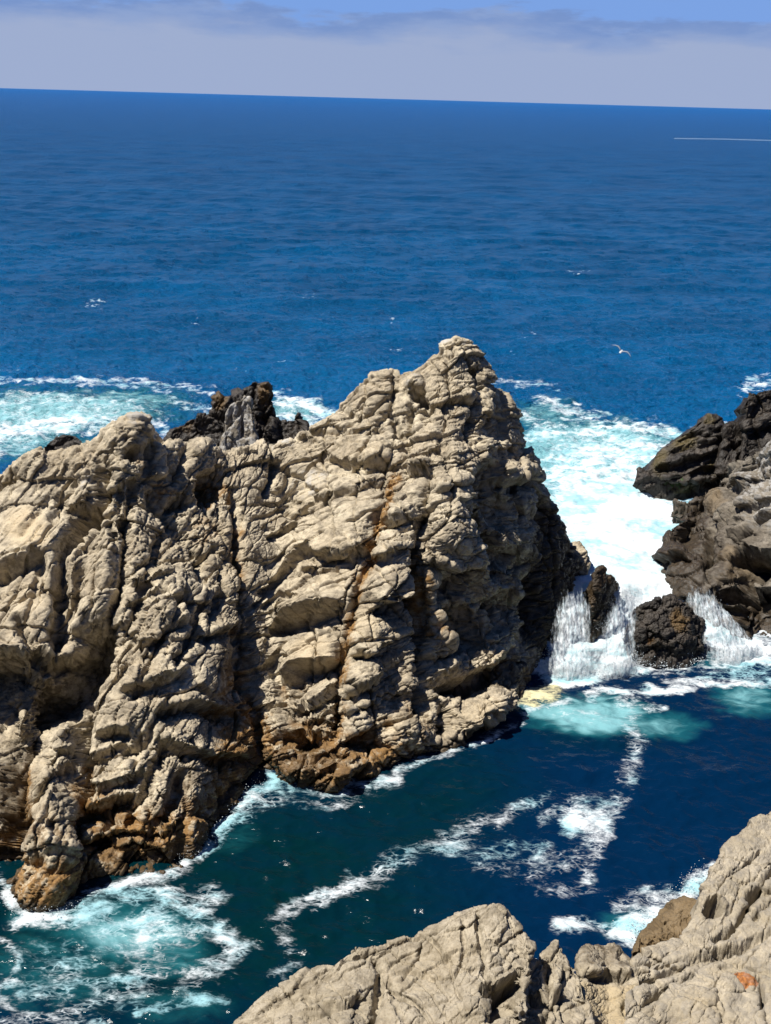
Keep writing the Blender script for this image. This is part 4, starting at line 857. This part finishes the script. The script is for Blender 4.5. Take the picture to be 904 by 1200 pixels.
mt, nt = new_mat("sea_water")
tc = N(nt, 'ShaderNodeTexCoord'); v = tc.outputs['Object']
at = N(nt, 'ShaderNodeAttribute', attribute_name='froth')
sp_ = N(nt, 'ShaderNodeSeparateColor', ins={0: at.outputs['Color']})
af, atq, ate, asc = sp_.outputs[0], sp_.outputs[1], sp_.outputs[2], at.outputs['Alpha']
mpw = N(nt, 'ShaderNodeMapping', ins={0: v}); mpw.inputs['Scale'].default_value = (0.62, 1.25, 1.0); mpw.inputs['Rotation'].default_value = (0, 0, .25)
nb1 = noise(nt, mpw.outputs[0], 0.9, 7, 0.62, 0.9)
nb2 = noise(nt, mpw.outputs[0], 3.4, 6, 0.66, 0.6)
nb3 = noise(nt, mpw.outputs[0], 11.0, 4, 0.7)
vo = N(nt, 'ShaderNodeTexVoronoi', feature='DISTANCE_TO_EDGE', ins={'Scale': 1.5})
wv = N(nt, 'ShaderNodeTexNoise', ins={'Scale': 1.4, 'Detail': 4})
nt.links.new(mpw.outputs[0], wv.inputs['Vector'])
vadd = N(nt, 'ShaderNodeMix', data_type='RGBA', blend_type='ADD', ins={'Factor': .8}); nt.links.new(mpw.outputs[0], vadd.inputs[6]); nt.links.new(wv.outputs['Color'], vadd.inputs[7])
nt.links.new(vadd.outputs[2], vo.inputs['Vector'])
lace = smap(nt, vo.outputs['Distance'], 0.0, 0.30, 0.10, -0.06)
tex = math_(nt, 'ADD', math_(nt, 'MULTIPLY', math_(nt, 'SUBTRACT', nb1, .5), 1.05), math_(nt, 'ADD', math_(nt, 'MULTIPLY', math_(nt, 'SUBTRACT', nb2, .5), 1.0), math_(nt, 'ADD', math_(nt, 'MULTIPLY', math_(nt, 'SUBTRACT', nb3, .5), .7), lace)))
fv = math_(nt, 'ADD', af, math_(nt, 'MULTIPLY', tex, smap(nt, af, 0.0, 0.22, 0.0, 1.0)))
vo2 = N(nt, 'ShaderNodeTexVoronoi', feature='DISTANCE_TO_EDGE', ins={'Scale': 4.1}); nt.links.new(vadd.outputs[2], vo2.inputs['Vector'])
web = math_(nt, 'MAXIMUM', smap(nt, vo.outputs['Distance'], .02, .13, 1.0, 0.0), smap(nt, vo2.outputs['Distance'], .03, .17, .85, 0.0))
core = smap(nt, fv, 0.36, 0.98)
wz = smap(nt, math_(nt, 'ADD', af, math_(nt, 'MULTIPLY', math_(nt, 'SUBTRACT', nb2, .5), .9)), .22, .62)
webf = math_(nt, 'MULTIPLY', math_(nt, 'MULTIPLY', web, wz), smap(nt, nb3, .32, .60, .25, .9))
fa = math_(nt, 'MAXIMUM', math_(nt, 'MULTIPLY', core, smap(nt, af, 0.05, 0.80, 0.35, 1.0)), math_(nt, 'MULTIPLY', webf, smap(nt, af, .04, .2)))
big = noise(nt, v, 0.035, 4, 0.55)
yy = N(nt, 'ShaderNodeSeparateXYZ', ins={0: v}).outputs['Y']
deep = mixc(nt, smap(nt, big, .35, .65), (0.0006, 0.066, 0.180), (0.0010, 0.088, 0.235))
deep = mixc(nt, smap(nt, math_(nt, 'LOGARITHM', math_(nt, 'MAXIMUM', yy, 5.0), 10.0), 2.2, 3.6), deep, (0.004, 0.085, 0.27))  # far water coloured bluer, painting in distance haze and sky reflection
deep = mixc(nt, smap(nt, yy, 50, 84), (0.0004, 0.0135, 0.044), deep)                 # the deep, weed-floored channel is far darker than the open sea
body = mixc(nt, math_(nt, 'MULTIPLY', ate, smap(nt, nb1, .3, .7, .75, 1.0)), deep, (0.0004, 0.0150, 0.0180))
tqv = math_(nt, 'ADD', atq, math_(nt, 'MULTIPLY', math_(nt, 'SUBTRACT', nb1, .5), smap(nt, atq, 0, .3, 0, .9)))
body = mixc(nt, smap(nt, tqv, .1, .75, 0, .7), body, (0.012, 0.115, 0.135))
body = mixc(nt, smap(nt, tqv, .55, 1.05, 0, .8), body, (0.22, 0.47, 0.50))
nb0 = noise(nt, mpw.outputs[0], .33, 5, .58, .8)
fcol = mixc(nt, smap(nt, math_(nt, 'ADD', math_(nt, 'MULTIPLY', nb0, .75), math_(nt, 'MULTIPLY', nb2, .25)), .38, .56), (0.30, 0.53, 0.58), (0.66, 0.70, 0.715))
fcol = mixc(nt, smap(nt, asc, .1, .7), fcol, (0.68, 0.62, 0.36))
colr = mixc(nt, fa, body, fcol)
bh = math_(nt, 'ADD', math_(nt, 'MULTIPLY', nb2, .6), math_(nt, 'MULTIPLY', nb3, .3))
rip = N(nt, 'ShaderNodeTexNoise', ins={'Scale': 1.1, 'Detail': 7, 'Roughness': .62, 'Distortion': .4}); nt.links.new(mpw.outputs[0], rip.inputs['Vector'])
swl = noise(nt, mpw.outputs[0], .16, 6, .78)
bh2 = math_(nt, 'ADD', math_(nt, 'MULTIPLY', rip.outputs['Fac'], .95), math_(nt, 'ADD', math_(nt, 'MULTIPLY', swl, 4.0), math_(nt, 'MULTIPLY', nb3, .05)))
bp1 = N(nt, 'ShaderNodeBump', ins={'Strength': .8, 'Distance': smap(nt, math_(nt, 'LOGARITHM', math_(nt, 'MAXIMUM', N(nt, 'ShaderNodeSeparateXYZ', ins={0: v}).outputs['Y'], 5.0), 10.0), 1.55, 2.95, .06, 2.4), 'Height': bh2})
bp2 = N(nt, 'ShaderNodeBump', ins={'Strength': .4, 'Distance': .25, 'Height': bh})
nm = N(nt, 'ShaderNodeMix', data_type='VECTOR', ins={'Factor': fa}); nt.links.new(bp1.outputs[0], nm.inputs[4]); nt.links.new(bp2.outputs[0], nm.inputs[5])
rw = smap(nt, math_(nt, 'LOGARITHM', math_(nt, 'MAXIMUM', yy, 5.0), 10.0), 1.7, 2.9, .12, .38)     # unresolved wind ripples far out
mixr = N(nt, 'ShaderNodeMix', data_type='FLOAT', ins={'Factor': fa, 2: rw, 3: .9}).outputs[0]
bs = N(nt, 'ShaderNodeBsdfPrincipled', ins={'Base Color': colr, 'Roughness': mixr, 'IOR': 1.33, 'Specular IOR Level': .2, 'Normal': nm.outputs[1]})
out = N(nt, 'ShaderNodeOutputMaterial'); nt.links.new(bs.outputs[0], out.inputs[0])
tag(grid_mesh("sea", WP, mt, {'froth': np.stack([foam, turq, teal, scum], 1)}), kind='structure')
# ------------------------------------------------------------------ white water falling over the sill
mt, nt = new_mat("falling_foam")
tc = N(nt, 'ShaderNodeTexCoord'); v = tc.outputs['Object']
mp = N(nt, 'ShaderNodeMapping', ins={0: v}); mp.inputs['Scale'].default_value = (5.0, 1.2, 1.4)
n1 = noise(nt, mp.outputs[0], 1.6, 6, .65); n2 = noise(nt, v, 9.0, 4, .7)
c = mixc(nt, smap(nt, n1, .34, .60), (0.54, 0.65, 0.69), (0.68, 0.715, 0.73))
bp = N(nt, 'ShaderNodeBump', ins={'Strength': .25, 'Distance': .1, 'Height': math_(nt, 'ADD', n1, math_(nt, 'MULTIPLY', n2, .4))})
bs = N(nt, 'ShaderNodeBsdfPrincipled', ins={'Base Color': c, 'Roughness': .8, 'Normal': bp.outputs[0]})
# the sheets of falling water thin out and tear at their edges
at = N(nt, 'ShaderNodeAttribute', attribute_name='thick')
ma = N(nt, 'ShaderNodeMapping', ins={0: v}); ma.inputs['Scale'].default_value = (3.2, .8, .9)
n3 = noise(nt, ma.outputs[0], 2.2, 6, .7)
al = smap(nt, math_(nt, 'ADD', N(nt, 'ShaderNodeSeparateColor', ins={0: at.outputs['Color']}).outputs[0], math_(nt, 'MULTIPLY', math_(nt, 'SUBTRACT', n3, .5), 1.35)), .20, .85)
nt.links.new(al, bs.inputs['Alpha'])
out = N(nt, 'ShaderNodeOutputMaterial'); nt.links.new(bs.outputs[0], out.inputs[0])
M_FALL = mt
M_SPRAY = mt.copy(); M_SPRAY.name = "spray_drops"
for l in list(M_SPRAY.node_tree.links):
    if l.to_socket.name == 'Alpha': M_SPRAY.node_tree.links.remove(l)
next(n for n in M_SPRAY.node_tree.nodes if n.type == 'BSDF_PRINCIPLED').inputs['Alpha'].default_value = 1.0

def chute(cols, nu, nf, seed):
    P, v = loft(cols, nu, nf, 16, (.25, .5, .8))
    Nn = grid_normals(P); Nn = blur(blur(Nn, 4, 0), 4, 1)
    if np.mean(Nn[..., 2]) < 0: Nn = -Nn
    q = P.reshape(-1, 3).astype(F32)
    st = vnoise(q * np.array([3.4, .7, .8], F32), seed) * .025 + vnoise(q * np.array([8., 1.6, 1.8], F32), seed + 1) * .014 + fbm(q * 1.6, 4, seed + 2) * .16
    u_ = np.linspace(0, 1, P.shape[1]); ed = np.minimum(u_, 1 - u_)
    th = sstep(0, .30, ed)[None, :] * (sstep(-.10, .03, v) * sstep(1.03, .72, v))[:, None] * .54
    return P + Nn * st.reshape(P.shape[:2])[..., None], th
falls = [
 ([dict(b=(630, 784), r=(646, 715, 1.5), back=2), dict(b=(646, 794), r=(658, 688, 3.4), back=2.5, bow=.1), dict(b=(666, 798), r=(674, 682, 3.8), back=2.5, bow=.15), dict(b=(690, 796), r=(688, 686, 3.4), back=2.5, bow=.1), dict(b=(706, 790), r=(697, 720, 1.8), back=1.5)], 130, 130, 700),
 ([dict(b=(690, 790), r=(702, 735, 1.2), back=1.2), dict(b=(706, 796), r=(716, 700, 2.8), back=2, bow=.1), dict(b=(726, 796), r=(731, 684, 3.6), back=2.5, bow=.15), dict(b=(744, 788), r=(746, 690, 3.2), back=2.5, bow=.1), dict(b=(758, 780), r=(756, 715, 1.6), back=1.5)], 120, 120, 710),
 ([dict(b=(812, 760), r=(790, 700, 1.6), back=2), dict(b=(834, 776), r=(800, 683, 3.4), back=2.5, bow=.1), dict(b=(858, 780), r=(814, 678, 4.0), back=2.5, bow=.2), dict(b=(880, 776), r=(832, 688, 3.8), back=2.5, bow=.15), dict(b=(896, 766), r=(848, 712, 2.2), back=1.5, bow=.1), dict(b=(902, 758), r=(862, 742, .9), back=1)], 150, 130, 720)]
for cols, nu, nf, seed in falls:
    CP, th = chute(cols, nu, nf, seed)
    tag(grid_mesh("cascade", CP, M_FALL, {'thick': np.repeat(th.reshape(-1, 1), 4, 1)}), kind='stuff')

# ------------------------------------------------------------------ spray: beads of thrown water, as one object
rng = np.random.RandomState(9)
OV = np.array([(1, 0, 0), (-1, 0, 0), (0, 1, 0), (0, -1, 0), (0, 0, 1), (0, 0, -1)], float)
OF = [(0, 2, 4), (2, 1, 4), (1, 3, 4), (3, 0, 4), (2, 0, 5), (1, 2, 5), (3, 1, 5), (0, 3, 5)]
SV, SF = [], []
def throw(path, n, spread, up, smin, smax):
    """beads scattered about a line of (px, py, height) on the water"""
    pts = [at_z(a, b, 0) + np.array([0, 0, h]) for a, b, h in path]
    for _ in range(n):
        k = rng.randint(len(pts) - 1); t = rng.rand()
        p = pts[k] * (1 - t) + pts[k + 1] * t
        p = p + rng.randn(3) * np.array([spread, spread * .7, 0]) + np.array([0, 0, up * rng.exponential(.5)])
        s_ = smin * (smax / smin) ** (rng.rand() ** 2.2)
        i0 = len(SV)
        SV.extend(p + OV * s_ * (0.7 + .6 * rng.rand(3))); SF.extend([(a + i0, b + i0, c_ + i0) for a, b, c_ in OF])
throw([(628, 782, .1), (660, 790, .2), (700, 788, .2), (750, 780, .2)], 5000, .38, .40, .006, .026)
throw([(700, 750, .6), (720, 725, 1.3), (742, 715, 1.6)], 2000, .28, .40, .006, .024)
throw([(805, 705, 1.3), (826, 728, 1.0), (848, 758, .4), (880, 774, .1)], 3000, .28, .40, .006, .026)
throw([(650, 700, 1.2), (660, 740, .6), (650, 775, .1)], 400, .25, .35, .012, .045)
throw([(735, 775, .1), (780, 784, .1), (825, 775, .1)], 500, .25, .2, .012, .04)
throw([(730, 1098, .2), (760, 1085, .3), (800, 1055, .2), (830, 1025, .2)], 700, .3, .3, .008, .03)
throw([(210, 1022, .1), (255, 980, .2), (310, 915, .1)], 300, .25, .2, .008, .028)
throw([(10, 1060, .1), (45, 1082, .2), (90, 1065, .1)], 300, .25, .25, .008, .028)
tag(tri_mesh("spray", SV, SF, M_SPRAY), kind='stuff')

# ------------------------------------------------------------------ a gull crossing the water, and one on the summit
def flat_mat(name, col, rough=.6):
    mt, nt = new_mat(name)
    v = N(nt, 'ShaderNodeTexCoord').outputs['Object']
    c = mixc(nt, noise(nt, v, 24, 3), tuple(x * .8 for x in col), col)
    bs = N(nt, 'ShaderNodeBsdfPrincipled', ins={'Base Color': c, 'Roughness': rough})
    out = N(nt, 'ShaderNodeOutputMaterial'); nt.links.new(bs.outputs[0], out.inputs[0])
    return mt
M_WHITE = flat_mat("white_plumage", (.78, .78, .77)); M_GREY = flat_mat("grey_plumage", (.30, .31, .33)); M_BLACK = flat_mat("black_wingtip", (.03, .03, .032)); M_BILL = flat_mat("yellow_bill", (.65, .42, .05))

def gull(name, wings):
    """one closed body: stations of rings from bill to tail, wings as thick swept rings joined to the flanks; local x = forward"""
    bm = bmesh.new()
    st = [(.30, .004, .004, -.012), (.27, .012, .012, -.004), (.245, .028, .030, .004), (.21, .040, .042, .010), (.17, .042, .042, .006), (.11, .062, .058, -.004), (.03, .075, .070, -.010), (-.06, .068, .060, -.006), (-.15, .045, .036, .004), (-.21, .050, .014, .012), (-.30, .062, .006, .016)]
    K = 12; rings = []
    for x, ry, rz, z in st:
        rings.append([bm.verts.new((x, ry * math.cos(2 * math.pi * k / K), z + rz * math.sin(2 * math.pi * k / K))) for k in range(K)])
    fl = []
    for i, (a, b) in enumerate(zip(rings[:-1], rings[1:])):
        for k in range(K):
            f = bm.faces.new((a[k], a[(k + 1) % K], b[(k + 1) % K], b[k]))
            f.material_index = 3 if i < 1 else 0
    bm.faces.new(rings[0][::-1]).material_index = 3; bm.faces.new(rings[-1])
    for side in (1, -1):
        prev = None
        for j, (y, z, xl, xt, th) in enumerate(wings):
            r = [bm.verts.new((xl, side * y, z)), bm.verts.new((xl * .6 + xt * .4, side * y, z + th)), bm.verts.new((xt, side * y, z - .004)), bm.verts.new((xl * .6 + xt * .4, side * y, z - th * .6))]
            if prev:
                for k in range(4):
                    q = (prev[k], prev[(k + 1) % 4], r[(k + 1) % 4], r[k])
                    f = bm.faces.new(q if side > 0 else q[::-1])
                    f.material_index = 2 if j >= len(wings) - 1 else (1 if k in (0, 1) and j > 0 else 0)
            else: bm.faces.new(r if side > 0 else r[::-1])
            prev = r
        bm.faces.new(prev[::-1] if side > 0 else prev).material_index = 2
    bmesh.ops.recalc_face_normals(bm, faces=bm.faces)
    me = bpy.data.meshes.new(name); bm.to_mesh(me); bm.free()
    for m_ in (M_WHITE, M_GREY, M_BLACK, M_BILL): me.materials.append(m_)
    me.polygons.foreach_set('use_smooth', np.full(len(me.polygons), True))
    o = bpy.data.objects.new(name, me); COL.objects.link(o)
    return o
import bmesh
wing = [(.03, .03, .12, -.08, .022), (.16, .10, .15, -.04, .018), (.30, .15, .18, .00, .014), (.46, .13, .12, -.03, .010), (.60, .07, .03, -.06, .007), (.70, .03, -.06, -.09, .004)]
g = gull("gull", wing)
g.location = at_y(728, 412, 60.0).tolist(); g.rotation_euler = (math.radians(26), math.radians(-6), math.radians(64)); g.scale = (1.08,) * 3
tag(g, "white gull with grey wings gliding low over the open blue sea", "gull")
